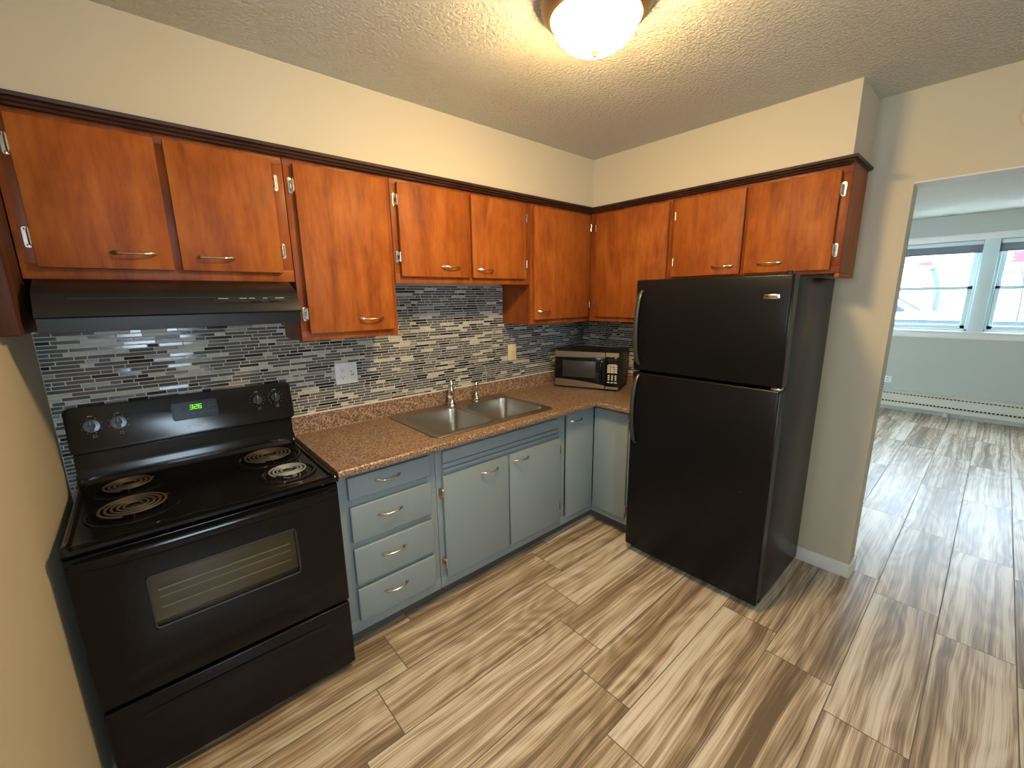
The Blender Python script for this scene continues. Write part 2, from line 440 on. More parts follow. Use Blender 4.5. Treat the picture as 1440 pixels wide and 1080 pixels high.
# kitchen side window (behind the viewer's left shoulder)
b = BM(); ya, yb, za, zb = -1.45, -1.75, 1.35, 2.25
box(b, L-.10, L-.04, ya, ya-.05, za, zb); box(b, L-.10, L-.04, yb+.05, yb, za, zb)
box(b, L-.10, L-.04, ya, yb, zb-.05, zb); box(b, L-.10, L-.04, ya, yb, za, za+.05); box(b, L-.09, L-.05, ya, yb, 1.78, 1.82)
r = struct('window_3', b, M_white)
obj('pane', box(BM(), L-.073, L-.068, -1.49, -1.71, 1.39, 2.21), M_pane, r)

# ================================================================== BACKSPLASH
def splash(name, label, u0, u1, z0, z1, axis, holes=()):
    """mosaic strips laid along u; axis 'x' = back wall, 'y' = right wall"""
    t = thing(name, label, 'tile backsplash', ((u0+u1)/2, 0, z0) if axis == 'x' else (0, -(u0+u1)/2, z0))
    b = BM()
    if axis == 'x': box(b, u0, u1, -.006, -.0006, z0, z1)
    else: box(b, -.006, -.0006, -u1, -u0, z0, z1)
    obj('grout_bed', b, M_grout, t)
    b = BM(); g = .0030; rh = .0152; z = z0+.004; row = 0
    pal = [0]*36 + [1]*24 + [2]*17 + [3]*16 + [4]*9
    def quad(ps, mi):
        f = b.faces.new([b.verts.new(p) for p in ps]); f.material_index = mi
    while z < z1-.004:
        zt = min(z+rh-g, z1-.001); u = u0 - rnd.uniform(0, .12)
        while u < u1:
            ln = rnd.choice((.036, .036, .052, .066, .080, .080, .080, .100, .125)); a, e = max(u, u0+.001), min(u+ln-g, u1-.001); u += ln
            if e-a < .004: continue
            mi = rnd.choice(pal); d = -.0075 - rnd.uniform(0, .0008); i = .0007; tl = rnd.uniform(-.00035, .00035)
            if axis == 'x': P = lambda uu, dd, zz: (uu, dd, zz)
            else: P = lambda uu, dd, zz: (dd, -uu, zz)
            o_ = [(a, z), (e, z), (e, zt), (a, zt)]; n_ = [(a+i, z+i), (e-i, z+i), (e-i, zt-i), (a+i, zt-i)]
            quad([P(x, d+(tl if k in (0, 1) else -tl), y) for k, (x, y) in enumerate(n_)], mi)
            for k in range(4):
                k2 = (k+1) % 4
                quad([P(*((o_[k][0], -.006, o_[k][1]))), P(o_[k2][0], -.006, o_[k2][1]), P(n_[k2][0], d+(tl if k2 in (0, 1) else -tl), n_[k2][1]), P(n_[k][0], d+(tl if k in (0, 1) else -tl), n_[k][1])], mi)
        z += rh; row += 1
    me = bpy.data.meshes.new('mosaic'); off = wl(t)
    bmesh.ops.translate(b, verts=b.verts, vec=-off)
    bmesh.ops.remove_doubles(b, verts=b.verts, dist=1e-6); bmesh.ops.recalc_face_normals(b, faces=b.faces)
    b.to_mesh(me); b.free(); finish(me, M_tiles, False)
    o = bpy.data.objects.new('mosaic_tiles', me); COL.objects.link(o); o.parent = t; WL[o.name] = off
splash('tile_backsplash', 'long wall of thin grey, black and stone mosaic strips behind stove, sink and counter', L+.001, -.0096, .86, 1.648, 'x')
splash('tile_backsplash', 'short stretch of grey mosaic strips behind the microwave, beside the fridge', .0012, .93, .86, 1.396, 'y')

# ================================================================== HARDWARE
def handle_mesh():
    """bow pull with leaf shaped ends; length along x, standing out towards -y"""
    b = BM(); pts = []; rr = []
    n = 17
    for i in range(n):
        u = -1+2*i/(n-1); a = abs(u)
        y = -.024*(1-a**2.6) - .003
        wz = .0032 + .0050*math.exp(-((a-.80)/.15)**2); wy = .0032 if a < .6 else .0026
        if a > .97: wz = .0022
        pts.append((u*.062, y, -.002*(1-a*a))); rr.append((wz, wy))
    rings = []
    for (x, y, z), (wz, wy) in zip(pts, rr):
        rings.append([(x, y+wy*math.cos(2*PI*k/10), z+wz*math.sin(2*PI*k/10)) for k in range(10)])
    loft(b, rings)
    for sx in (-1, 1): lathe(b, [(.004, 0), (.004, .008)], (sx*.048, 0, 0), 'y', 10)
    me = bpy.data.meshes.new('handle'); bmesh.ops.recalc_face_normals(b, faces=b.faces); b.to_mesh(me); b.free(); finish(me, M_nick); return me
ME_handle = handle_mesh()
def hinge_mesh():
    """surface hinge: leaf on the frame at -x side, leaf on door edge, knuckle; faces -y, tall along z"""
    b = BM()
    loft(b, [[(x*1.0, -y, z) for x, z in [(px, pz) for px, pz in rrect(-.006, 0, .016, .062, .0075, 4)]] for y in (0, .0025)])
    tube(b, [(.001, -.021, -.021), (.001, -.021, .021)], .0046, 10)
    for z0 in (-.021, .009): box(b, -.001, .0015, -.021, -.001, z0, z0+.012)
    for sz in (-1, 1): lathe(b, [(.0046, 0), (.004, .0012), (.0005, .002)], (-.006, -.0022, sz*.024), 'y', 10)
    tube(b, [(.001, -.021, -.027), (.001, -.021, -.021)], [.002, .004], 8); tube(b, [(.001, -.021, .021), (.001, -.021, .027)], [.004, .002], 8)
    me = bpy.data.meshes.new('hinge'); bmesh.ops.recalc_face_normals(b, faces=b.faces); b.to_mesh(me); b.free(); finish(me, M_nick); return me
ME_hinge = hinge_mesh()
RW = -PI/2                       # rotation of hardware on fronts that face -x
def add_handle(par, a, z, d, side='back', tilt=0):
    if side == 'back': place('handle', ME_handle, par, (a, -d, z), (0, tilt, 0), 'satin nickel bow handle')
    else: place('handle', ME_handle, par, (-d, a, z), (0, tilt, RW), 'satin nickel bow handle')
def add_hinge(par, a, z, d, flip, side='back'):
    if side == 'back': o = place('hinge', ME_hinge, par, (a, -d, z), (0, PI if flip else 0, 0), 'polished metal hinge')
    else: o = place('hinge', ME_hinge, par, (-d, a, z), (PI if flip else 0, 0, RW), 'polished metal hinge')
    if flip and side != 'back':
        o.rotation_euler = (Matrix.Rotation(RW, 4, 'Z') @ Matrix.Rotation(PI, 4, 'Y')).to_euler()
    return o

# ================================================================== UPPER CABINETS
FD, DD, UC, US, TOP = .2857, .306, 1.398, 1.652, 2.164
def door(par, a0, a1, z0, z1, mtl, side='back', f=DD, th=.019, bev=.003, name='door'):
    b = BM(); y0, y1 = -f, -f+th
    if side == 'back': box(b, a0, a1, y0, y1, z0, z1, bev)
    else: box(b, y0, y1, a0, a1, z0, z1, bev)
    return obj(name, b, mtl, par)
def upper(label, a0, a1, z0, openings, side='back', name='wall_cabinet', fd=FD):
    """carcass + face frame; openings are (a_lo, a_hi, z_lo, z_hi)"""
    lo, hi = min(a0, a1), max(a0, a1)
    loc = ((lo+hi)/2, -fd/2, z0) if side == 'back' else (-fd/2, (lo+hi)/2, z0)
    t = thing(name, label, 'cabinet', loc)
    G = lambda b, p, q, y0, y1, za, zb, bev=0: box(b, p, q, y0, y1, za, zb, bev) if side == 'back' else box(b, y0, y1, p, q, za, zb, bev)
    b = BM(); top = TOP-.002 if False else 2.164
    e = .001
    G(b, lo+e, lo+.018, -fd+.018, -.001, z0+.001, top); G(b, hi-.018, hi-e, -fd+.018, -.001, z0+.001, top)
    G(b, lo+.018, hi-.018, -fd+.018, -.001, z0+.012, z0+.026); G(b, lo+.018, hi-.018, -fd+.018, -.001, top-.018, top)
    G(b, lo+.018, hi-.018, -.007, -.001, z0+.026, top-.018)
    obj('carcass', b, M_woodf, t)
    b = BM(); f0, f1 = -fd, -fd+.018
    ops = sorted(openings)
    G(b, lo+e, hi-e, f0, f1, z0, min(o[2] for o in ops)+.012, .001); G(b, lo+e, hi-e, f0, f1, max(o[3] for o in ops)-.012, top, .001)
    zl, zh = min(o[2] for o in ops)+.012, max(o[3] for o in ops)-.012
    xs = [lo+e] + [v for o in ops for v in (o[0]+.012, o[1]-.012)] + [hi-e]
    for p, q in zip(xs[::2], xs[1::2]):
        if q-p > .004: G(b, p, q, f0, f1, zl, zh, .001)
    obj('face_frame', b, M_woodf, t)
    return t

DT = 2.122
c1 = upper('cherry wood cabinet with two short doors mounted directly above the black range hood', -3.048, -2.2705, US, [(-3.008, -2.672, 1.687, DT), (-2.648, -2.315, 1.687, DT)])
d = door(c1, -3.008, -2.672, 1.687, DT, M_wood); add_handle(d, -2.776, 1.739, DD); add_hinge(d, -3.012, 2.038, FD+.0003, 0); add_hinge(d, -3.012, 1.776, FD+.0003, 0)
d = door(c1, -2.648, -2.315, 1.687, DT, M_wood); add_handle(d, -2.541, 1.736, DD); add_hinge(d, -2.308, 2.038, FD+.0003, 1); add_hinge(d, -2.308, 1.775, FD+.0003, 1)
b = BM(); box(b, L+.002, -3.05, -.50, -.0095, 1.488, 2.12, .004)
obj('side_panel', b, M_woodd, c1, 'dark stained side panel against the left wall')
c2 = upper('tall narrow cherry wood wall cabinet between range hood and window-height gap over sink', -2.2695, -1.812, UC, [(-2.2357, -1.839, 1.430, DT)])
d = door(c2, -2.2357, -1.839, 1.430, DT, M_wood); add_handle(d, -1.955, 1.487, DD); add_hinge(d, -2.243, 2.037, FD+.0003, 0); add_hinge(d, -2.243, 1.516, FD+.0003, 0)
c2['label'] = 'tall cherry wood wall cabinet with one full-height door, immediately right of the range hood'
c3 = upper('cherry wood wall cabinet with two short doors hanging over the sink', -1.811, -.888, US, [(-1.780, -1.352, 1.685, DT), (-1.3435, -.940, 1.685, DT)])
d = door(c3, -1.780, -1.3585, 1.685, DT, M_wood); add_handle(d, -1.490, 1.740, DD); add_hinge(d, -1.786, 2.041, FD+.0003, 0); add_hinge(d, -1.786, 1.777, FD+.0003, 0)
d = door(c3, -1.3445, -.940, 1.685, DT, M_wood); add_handle(d, -1.259, 1.732, DD); add_hinge(d, -.932, 2.040, FD+.0003, 1); add_hinge(d, -.932, 1.774, FD+.0003, 1)
c4 = upper('tall cherry wood wall cabinet in the corner on the sink wall, above the microwave', -.887, -.004, UC, [(-.864, -.318, 1.430, DT)])
d = door(c4, -.8639, -.3179, 1.430, DT, M_wood); add_handle(d, -.780, 1.484, DD); add_hinge(d, -.311, 2.043, FD+.0003, 1); add_hinge(d, -.311, 1.516, FD+.0003, 1)
c5 = upper('tall cherry wood wall cabinet on the fridge wall, next to the room corner', -.9015, -.2870, UC, [(-.886, -.347, 1.430, DT)], 'right')
d = door(c5, -.8862, -.3472, 1.430, DT, M_wood, 'right'); add_handle(d, -.79, 1.484, DD, 'right'); add_hinge(d, -.341, 2.035, FD+.0003, 0, 'right'); add_hinge(d, -.341, 1.524, FD+.0003, 0, 'right')
c6 = upper('cherry wood wall cabinet with two short doors above the black refrigerator', -1.7639, -.9025, 1.668, [(-1.3198, -.9172, 1.687, DT), (-1.727, -1.3404, 1.687, DT)], 'right')
d = door(c6, -1.3198, -.9250, 1.684, DT, M_wood, 'right'); add_handle(d, -1.224, 1.730, DD, 'right'); add_hinge(d, -.931, 2.032, FD+.0003, 0, 'right'); add_hinge(d, -.931, 1.769, FD+.0003, 0, 'right')
d = door(c6, -1.7260, -1.3404, 1.684, DT, M_wood, 'right'); add_handle(d, -1.462, 1.733, DD, 'right'); add_hinge(d, -1.732, 2.040, FD+.0003, 1, 'right'); add_hinge(d, -1.732, 1.773, FD+.0003, 1, 'right')
b = BM(); box(b, -FD, -.001, -1.7639, -1.7459, US-.004, 1.6675, .001)
obj('end_panel', b, M_wood, c6)

# ================================================================== BASE CABINETS
BF, BFF = .5705, .5896            # face frame front, door front
CT0, CT1 = .874, .9093
def base_cab(label, a0, a1, side='back', name='base_cabinet', bars=(), rails=()):
    lo, hi = min(a0, a1), max(a0, a1)
    loc = ((lo+hi)/2, -BF/2, 0) if side == 'back' else (-BF/2, (lo+hi)/2, 0)
    t = thing(name, label, 'cabinet', loc)
    G = lambda b, p, q, y0, y1, za, zb, bev=0: box(b, p, q, y0, y1, za, zb, bev) if side == 'back' else box(b, y0, y1, p, q, za, zb, bev)
    b = BM(); e = .0008
    G(b, lo+e, lo+.016, -BF+.018, -.0098, .09, CT0-.001); G(b, hi-.016, hi-e, -BF+.018, -.0098, .09, CT0-.001)
    G(b, lo+.016, hi-.016, -BF+.018, -.0098, .092, .108)
    obj('carcass', b, M_blue, t)
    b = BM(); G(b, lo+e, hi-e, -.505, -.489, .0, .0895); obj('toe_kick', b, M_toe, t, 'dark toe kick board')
    b = BM()
    G(b, lo+e, hi-e, -BF, -BF+.018, .088, .150, .001); G(b, lo+e, hi-e, -BF, -BF+.018, .832, CT0-.001, .001)
    for p, q, za, zb in bars: G(b, p, q, -BF, -BF+.018, za, zb, .001)
    obj('face_frame', b, M_blue, t)
    return t
DL, DR = -2.2895, -1.811
dc = base_cab('blue-grey base cabinet with a stack of four drawers, right beside the stove', DL, DR, name='drawer_cabinet',
              bars=[(DL+.001, -2.222, .150, .832), (-1.862, DR-.001, .150, .832)] + [(-2.222, -1.862, z-.02, z+.02) for z in (.722, .521, .320)])
for z0, z1, hz in ((.739, .840, .800), (.5374, .7037, .637), (.3305, .5055, .437), (.1443, .3084, .246)):
    b = BM(); box(b, -2.2407, -1.8469, -BFF, -BFF+.0185, z0, z1, .005, 3)
    box(b, -2.21, -1.875, -BFF+.02, -.10, z0+.015, z0+.085)
    dr = obj('drawer', b, M_blue, dc); add_handle(dr, -2.062, hz, BFF, tilt=.0)
SL, SR = -1.810, -.886
sc = base_cab('blue-grey sink base cabinet with two doors under the sink', SL, SR, name='sink_cabinet',
              bars=[(SL+.001, -1.768, .150, .832), (-.932, SR-.001, .150, .832), (-1.768, -.932, .70, .832), (-1.352, -1.338, .150, .70)])
b = BM(); box(b, -1.772, -.929, -BFF+.006, -BF-.0002, .778, .838, .003); box(b, -1.772, -.929, -BFF+.009, -BF-.0002, .748, .770, .003); box(b, -1.772, -.929, -BFF+.009, -BF-.0002, .722, .742, .003)
obj('false_front_panel', b, M_blue, sc)
d = door(sc, -1.7789, -1.3508, .1465, .7103, M_blue, f=BFF, bev=.004); add_handle(d, -1.486, .662, BFF); add_hinge(d, -1.785, .620, BF+.0003, 0); add_hinge(d, -1.785, .233, BF+.0003, 0)
d = door(sc, -1.3398, -.9204, .1465, .7103, M_blue, f=BFF, bev=.004); add_handle(d, -1.255, .668, BFF); add_hinge(d, -.913, .627, BF+.0003, 1); add_hinge(d, -.913, .240, BF+.0003, 1)
# corner cabinet with a folding pair of doors
cc_ = thing('corner_cabinet', 'blue-grey corner base cabinet with a folding pair of door leaves below the microwave', 'cabinet', (-.45, -.45, 0))
b = BM(); box(b, SR+.001, SR+.016, -BF+.018, -.0098, .09, CT0-.001); box(b, -BF+.018, -.0098, -.925, -.909, .09, CT0-.001)
box(b, SR+.016, -.0098, -BF+.018, -.0098, .092, .108); box(b, -BF+.018, -.0098, -.909, -BF+.018, .092, .108)
obj('carcass', b, M_blue, cc_)
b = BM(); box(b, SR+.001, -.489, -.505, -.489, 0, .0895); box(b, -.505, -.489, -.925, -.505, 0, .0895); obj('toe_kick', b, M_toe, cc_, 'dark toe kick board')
b = BM()
box(b, SR+.001, -BF, -BF, -BF+.018, .088, .142, .001); box(b, SR+.001, -BF, -BF, -BF+.018, .850, CT0-.001, .001); box(b, SR+.001, -.862, -BF, -BF+.018, .142, .850, .001)
box(b, -BF, -BF+.018, -.925, -BF, .088, .142, .001); box(b, -BF, -BF+.018, -.925, -BF, .850, CT0-.001, .001); box(b, -BF, -BF+.018, -.925, -.850, .142, .850, .001)
obj('face_frame', b, M_blue, cc_)
d = door(cc_, -.856, -.5915, .1394, .851, M_blue, f=BFF, bev=.004); add_handle(d, -.775, .801, BFF)
d = door(cc_, -.854, -.5925, .1394, .851, M_blue, 'right', f=BFF, bev=.004); add_hinge(d, -.862, .789, BF+.0003, 1, 'right'); add_hinge(d, -.862, .213, BF+.0003, 1, 'right')

# ================================================================== COUNTERTOP
def cells_solid(xs, ys, inside, z0, z1):
    b = BM(); V = {}
    def v(i, j, k):
        if (i, j, k) not in V: V[i, j, k] = b.verts.new((xs[i], ys[j], (z0, z1)[k]))
        return V[i, j, k]
    on = lambda i, j: 0 <= i < len(xs)-1 and 0 <= j < len(ys)-1 and inside((xs[i]+xs[i+1])/2, (ys[j]+ys[j+1])/2)
    for i in range(len(xs)-1):
        for j in range(len(ys)-1):
            if not on(i, j): continue
            b.faces.new((v(i, j, 1), v(i+1, j, 1), v(i+1, j+1, 1), v(i, j+1, 1))); b.faces.new((v(i, j, 0), v(i, j+1, 0), v(i+1, j+1, 0), v(i+1, j, 0)))
            for (di, dj, p, q) in ((-1, 0, (i, j), (i, j+1)), (1, 0, (i+1, j+1), (i+1, j)), (0, -1, (i+1, j), (i, j)), (0, 1, (i, j+1), (i+1, j+1))):
                if not on(i+di, j+dj): b.faces.new((v(*p, 0), v(*p, 1), v(*q, 1), v(*q, 0)))
    return b
CTL, CTD, CTE = -2.2935, .6565, -.930
SKX0, SKX1, SKY0, SKY1 = -1.802, -.972, -.585, -.038          # sink rim
b = cells_solid([CTL, SKX0+.02, SKX1-.02, -CTD, -.0095], [CTE, -CTD, SKY0+.02, SKY1-.02, -.0095],
    lambda x, y: (x > -CTD or y > -CTD) and not (SKX0+.02 < x < SKX1-.02 and SKY0+.02 < y < SKY1-.02), CT0, CT1)
bmesh.ops.recalc_face_normals(b, faces=b.faces)
es = [e for e in b.edges if all(abs(v.co.z-CT1) < 1e-5 or abs(v.co.z-CT0) < 1e-5 for v in e.verts) and abs(e.verts[0].co.z-e.verts[1].co.z) < 1e-5
      and ((all(abs(v.co.y+CTD) < 1e-4 for v in e.verts) and all(v.co.x < -CTD+1e-4 for v in e.verts)) or (all(abs(v.co.x+CTD) < 1e-4 for v in e.verts) and all(v.co.y < -CTD+1e-4 for v in e.verts)))]
bmesh.ops.bevel(b, geom=es, offset=.013, segments=5, affect='EDGES', profile=.5)
ct = thing('countertop', 'brown speckled laminate countertop running from stove to corner around the sink', 'countertop', (-1.3, -.33, CT0))
obj('counter_slab', b, M_counter, ct)
b = BM()
prof = [(-.0095, CT1-.001), (-.0095, 1.0), (-.024, 1.0), (-.027, .997), (-.028, .992), (-.028, CT1+.006), (-.033, CT1+.0005), (-.033, CT1-.001)]
prism_x(b, prof, CTL, -.0096)
loft(b, [[(y, x, z) for y, z in prof] for x in (CTE, -.012)])
obj('backsplash_lip', b, M_counter, ct)
b = BM(); box(b, CTL, -.0096, -.0245, -.0092, 1.0004, 1.0048); obj('caulk_line', b, M_white, ct, 'white caulk line')
b = BM(); box(b, -.0245, -.0096, CTE, -.0246, 1.0004, 1.0048); obj('caulk_line', b, M_white, ct, 'white caulk line')

# ================================================================== SINK
sk = thing('kitchen_sink', 'double bowl stainless steel sink set into the brown countertop', 'sink', ((SKX0+SKX1)/2, (SKY0+SKY1)/2, CT1))
cx, cy = (SKX0+SKX1)/2, (SKY0+SKY1)/2
B1 = (-1.580, -.3515, .345, .385); B2 = (-1.186, -.3295, .350, .395)
B1 = (-1.5815, -.344, .343, .392); B2 = (-1.190, -.344, .354, .392)
hol = [rrect(*B1, .055, 7), rrect(*B2, .055, 7)]
me = curve_mesh('rim', [rrect(cx, cy, SKX1-SKX0, SKY1-SKY0, .035, 7)] + hol, .0016)
for v in me.vertices: v.co.z += CT1+.0028; v.co -= wl(sk)
finish(me, M_steel, False)
o = bpy.data.objects.new('rim', me); COL.objects.link(o); o.parent = sk; WL[o.name] = wl(sk)
b = BM()
for hx, hy, hw, hh in (B1, B2):
    pr = lambda g, z, r: [(x, y, z) for x, y in rrect(hx, hy, hw-2*g, hh-2*g, r, 7)]
    loft(b, [pr(-.016, CT1+.0044, .070), pr(-.012, CT1+.0068, .067), pr(-.004, CT1+.0066, .058), pr(.0, CT1+.003, .055), pr(.003, CT1-.01, .053), pr(.012, CT1-.145, .048), pr(.022, CT1-.165, .042), pr(.040, CT1-.172, .03)], False, True)
rr = [(x, y) for x, y in rrect(cx, cy, SKX1-SKX0, SKY1-SKY0, .035, 7)]
pr = lambda g, z: [(x, y, z) for x, y in rrect(cx, cy, SKX1-SKX0-2*g, SKY1-SKY0-2*g, .035, 7)]
loft(b, [pr(0, CT1+.0002), pr(0, CT1+.003), pr(.003, CT1+.0058), pr(.007, CT1+.0058), pr(.010, CT1+.0044)], False, False)
obj('bowls', b, M_steel, sk)
for hx in (B1[0], B2[0]):
    b = BM(); lathe(b, [(.0, 0), (.030, 0), (.042, .004), (.043, .002), (.045, 0)], (hx, -.344, CT1-.1718), 'z', 24)
    dnn = obj('drain', b, M_chrome, sk)
    b = BM(); lathe(b, [(.018, .0045), (.018, .007), (.010, .010), (.002, .011)], (hx, -.344, CT1-.1718), 'z', 16); obj('strainer', b, M_chrome, dnn)
# faucet
FZ = CT1+.0046
fa = thing('kitchen_faucet', 'chrome single lever kitchen faucet on the back ledge of the sink', 'faucet', (-1.388, -.092, FZ))
b = BM(); lathe(b, [(.031, 0), (.031, .006), (.027, .012), (.0225, .03), (.0205, .065), (.022, .078), (.0215, .090), (.015, .099), (.004, .102)], (-1.388, -.092, FZ), 'z', 24)
obj('body', b, M_chrome, fa)
b = BM(); sp = []
for k in range(9):
    a = k/8; q = .008+.115*a; sp.append((-1.388-.60*q, -.092-.80*q, FZ+.072+.034*math.sin(a*2.2)-.014*a))
tube(b, sp, [.0165, .0165, .016, .0155, .015, .0145, .014, .0135, .0135], 14); obj('spout', b, M_chrome, fa)
b = BM(); tube(b, [(-1.388, -.092, FZ+.092), (-1.390, -.095, FZ+.112), (-1.386, -.088, FZ+.136), (-1.382, -.080, FZ+.158)], [(.019, .019), (.016, .014), (.010, .008), (.006, .004)], 14); obj('lever', b, M_chrome, fa)
sy = thing('side_sprayer', 'slim chrome side sprayer standing right of the faucet on the sink ledge', 'sprayer', (-1.196, -.094, FZ))
b = BM(); lathe(b, [(.022, 0), (.022, .004), (.014, .012), (.0125, .022), (.015, .026), (.014, .032)], (-1.196, -.094, FZ), 'z', 20); obj('holder', b, M_chrome, sy)
b = BM(); lathe(b, [(.010, .030), (.013, .036), (.0095, .046), (.0085, .075), (.0105, .092), (.015, .102), (.015, .114), (.010, .122), (.003, .124)], (-1.196, -.094, FZ), 'z', 20); obj('spray_head', b, M_chrome, sy)

# ================================================================== WALL PLATES
def duplex(par, x, z, face, m, mslot):
    for dz in (.0195, -.0195):
        b = BM(); loft(b, [[(px, face-d, pz) for px, pz in rrect(x, z+dz, .034-g, .028-g, .012, 5)] for d, g in ((0, 0), (.0015, .001))])
        s_ = obj('socket', b, m, par)
        b = BM(); box(b, x-.008, x-.006, face-.0019, face-.0014, z+dz-.002, z+dz+.007); box(b, x+.006, x+.008, face-.0019, face-.0014, z+dz-.002, z+dz+.006); lathe(b, [(.0028, .0014), (.0028, .0019)], (x, face, z+dz-.0075), 'y', 10)
        obj('slots', b, mslot, s_)
t = thing('outlet_plate', 'wide white two-gang outlet plate on the mosaic wall between stove and sink', 'outlet', (-1.9965, -.0085, 1.1305))
b = BM(); box(b, -2.055, -1.938, -.0150, -.0091, 1.1305, 1.2445, .002, 2); obj('cover_plate', b, M_plate, t)
duplex(t, -2.018, 1.188, -.0151, M_plate, M_dark)
b = BM(); lathe(b, [(.006, 0), (.006, .002)], (-1.972, -.0151, 1.196), 'y', 14); lathe(b, [(.007, 0), (.007, .002)], (-1.969, -.0151, 1.178), 'y', 14); box(b, -1.962, -1.956, -.0166, -.0152, 1.172, 1.190)
obj('cable_jack', b, M_print, t)
t = thing('light_switch', 'ivory single light switch plate on the mosaic wall right of the sink', 'switch', (-.8085, -.0085, 1.131))
b = BM(); box(b, -.847, -.770, -.0150, -.0091, 1.131, 1.248, .002, 2); obj('cover_plate', b, M_ivory, t)
b = BM(); box(b, -.814, -.803, -.0165, -.0151, 1.176, 1.203); box(b, -.812, -.805, -.025, -.0151, 1.190, 1.200, .001); obj('toggle', b, M_ivory, t)
t = thing('outlet_plate', 'small white outlet on the living room wall just above the baseboard heater', 'outlet', (FX-.005, -1.405, .366))
b = BM(); box(b, FX-.007, FX-.0005, -1.445, -1.360, .366, .452, .002); obj('cover_plate', b, M_plate, t)
b = BM(); box(b, FX-.0085, FX-.007, -1.418, -1.388, .414, .436); box(b, FX-.0085, FX-.007, -1.418, -1.388, .382, .404); obj('socket', b, M_print, t)

# ================================================================== RANGE HOOD
hd = thing('range_hood', 'black under-cabinet range hood above the stove', 'range hood', (-2.66, -.24, 1.49))
HL, HR = -3.022, -2.312
b = BM()
prism_x(b, [(-.010, 1.6505), (-.34, 1.6505), (-.435, 1.612), (-.442, 1.605), (-.478, 1.545), (-.480, 1.537), (-.474, 1.532), (-.464, 1.532), (-.460, 1.490), (-.448, 1.488), (-.444, 1.53), (-.03, 1.53), (-.03, 1.490), (-.010, 1.490)], HL, HR)
box(b, HL, HL+.012, -.455, -.012, 1.490, 1.56); box(b, HR-.012, HR, -.455, -.012, 1.490, 1.56)
obj('hood_body', b, M_hood, hd)
nrm = Vector((0, -.06, -.036)).normalized()
def onface(u): return (-.4435-.0345*u, 1.6035-.0585*u)       # down the slanted front
b = BM()
def slab(b, x0, x1, u0, u1, d0, d1):
    p = []
    for u, d_ in ((u0, d0), (u1, d0), (u1, d1), (u0, d1)):
        y, z = onface(u); p.append((y-.86*d_, z+.5*d_))
    prism_x(b, p, x0, x1)
slab(b, -2.95, -2.34, .22, .26, 0, .0012); obj('trim_line', b, M_handle, hd)
b = BM(); slab(b, -2.585, -2.36, .24, .58, .0004, .0022); pn = obj('control_strip', b, M_blackm, hd)
b = BM(); slab(b, -2.475, -2.445, .42, .54, .0022, .006); obj('slide_switch', b, M_blackm, pn)
b = BM(); slab(b, -2.415, -2.385, .42, .54, .0022, .006); obj('slide_switch', b, M_blackm, pn)
b = BM()
b.free()
for x0, x1 in ((-2.575, -2.545), (-2.51, -2.488), (-2.48, -2.462), (-2.435, -2.42), (-2.395, -2.365)):
    b = BM(); slab(b, x0, x1, .31, .345, .0022, .0025); obj('printed_mark', b, M_print, pn)
b = BM(); box(b, -2.90, -2.42, -.40, -.08, 1.522, 1.5295, .002)
for k in range(12): box(b, -2.88+k*.038, -2.862+k*.038, -.38, -.10, 1.519, 1.5225)
obj('filter', b, M_handle, hd)

# ================================================================== STOVE
SX0, SX1, SFY = -3.062, -2.3025, -.660
st = thing('electric_stove', 'black freestanding electric coil stove against the left wall, clock reading 3:26', 'stove', ((SX0+SX1)/2, -.35, 0))
b = BM(); box(b, SX0+.004, SX1-.004, -.615, -.045, .020, .868, .003)
obj('body', b, M_blacks, st)
for sx in (SX0+.04, SX1-.04):
    for sy_ in (-.58, -.08):
        b = BM(); lathe(b, [(.018, 0), (.018, .012), (.010, .014), (.010, .046)], (sx, sy_, 0), 'z', 12); obj('leg', b, M_blackm, st)
# cooktop: shallow tray with raised edges and rolled front
b = BM()
def tp(x):
    return [(-.085, .872), (-.650, .872), (-.668, .876), (-.674, .884), (-.670, .893), (-.655, .899), (-.640, .8985), (-.622, .893), (-.600, .8915), (-.13, .8915), (-.105, .897), (-.092, .912), (-.085, .935)]
rings = []
n_ = 2
for x, lift in ((SX0, -.012), (SX0+.001, .004), (SX0+.006, .008), (SX0+.014, .008), (SX0+.022, 0), (SX0+.03, 0), (SX1-.03, 0), (SX1-.022, 0), (SX1-.014, .008), (SX1-.006, .008), (SX1-.001, .004), (SX1, -.012)):
    rings.append([(x, y, z + (lift if (z > .885 and y > -.665) else (lift*.3 if z > .875 else 0))) for y, z in tp(x)])
loft(b, rings)
ctp = obj('cooktop', b, M_black, st)
# riser below the control panel
b = BM(); prism_x(b, [(-.045, .873), (-.088, .873), (-.092, .925), (-.080, .960), (-.066, 1.012), (-.045, 1.012)], SX0+.004, SX1-.004); obj('riser', b, M_black, st)
# back guard with rounded ends
b = BM(); TH = math.radians(11); HG, WG = .178, .772
gx, gz = (SX0+SX1)/2+.006, 1.105
def GP(u, v_, d_):      # panel coords -> world (d_ = out of the sloping face)
    return Vector((gx+u, -.074 + v_*math.sin(TH) - d_*math.cos(TH), gz + v_*math.cos(TH) + d_*math.sin(TH)))
rg = lambda g, r, d_: [GP(x, y, d_) for x, y in rrect(0, 0, WG-2*g, HG-2*g, r, 6)]
loft(b, [rg(.006, .018, -.05), rg(0, .022, -.046), rg(0, .022, -.006), rg(.003, .020, -.001), rg(.008, .016, 0)])
bgd = obj('control_panel', b, M_panel, st)
def panel_part(name, shp, mtl, par, d0, d1, g=0, label=None):
    b = BM(); loft(b, [[GP(x, y, d_) for x, y in shp] for d_ in (d0, d1)]); return obj(name, b, mtl, par, label)
def circ(x, y, r, n=28): return [(x+r*math.cos(2*PI*k/n), y+r*math.sin(2*PI*k/n)) for k in range(n)]
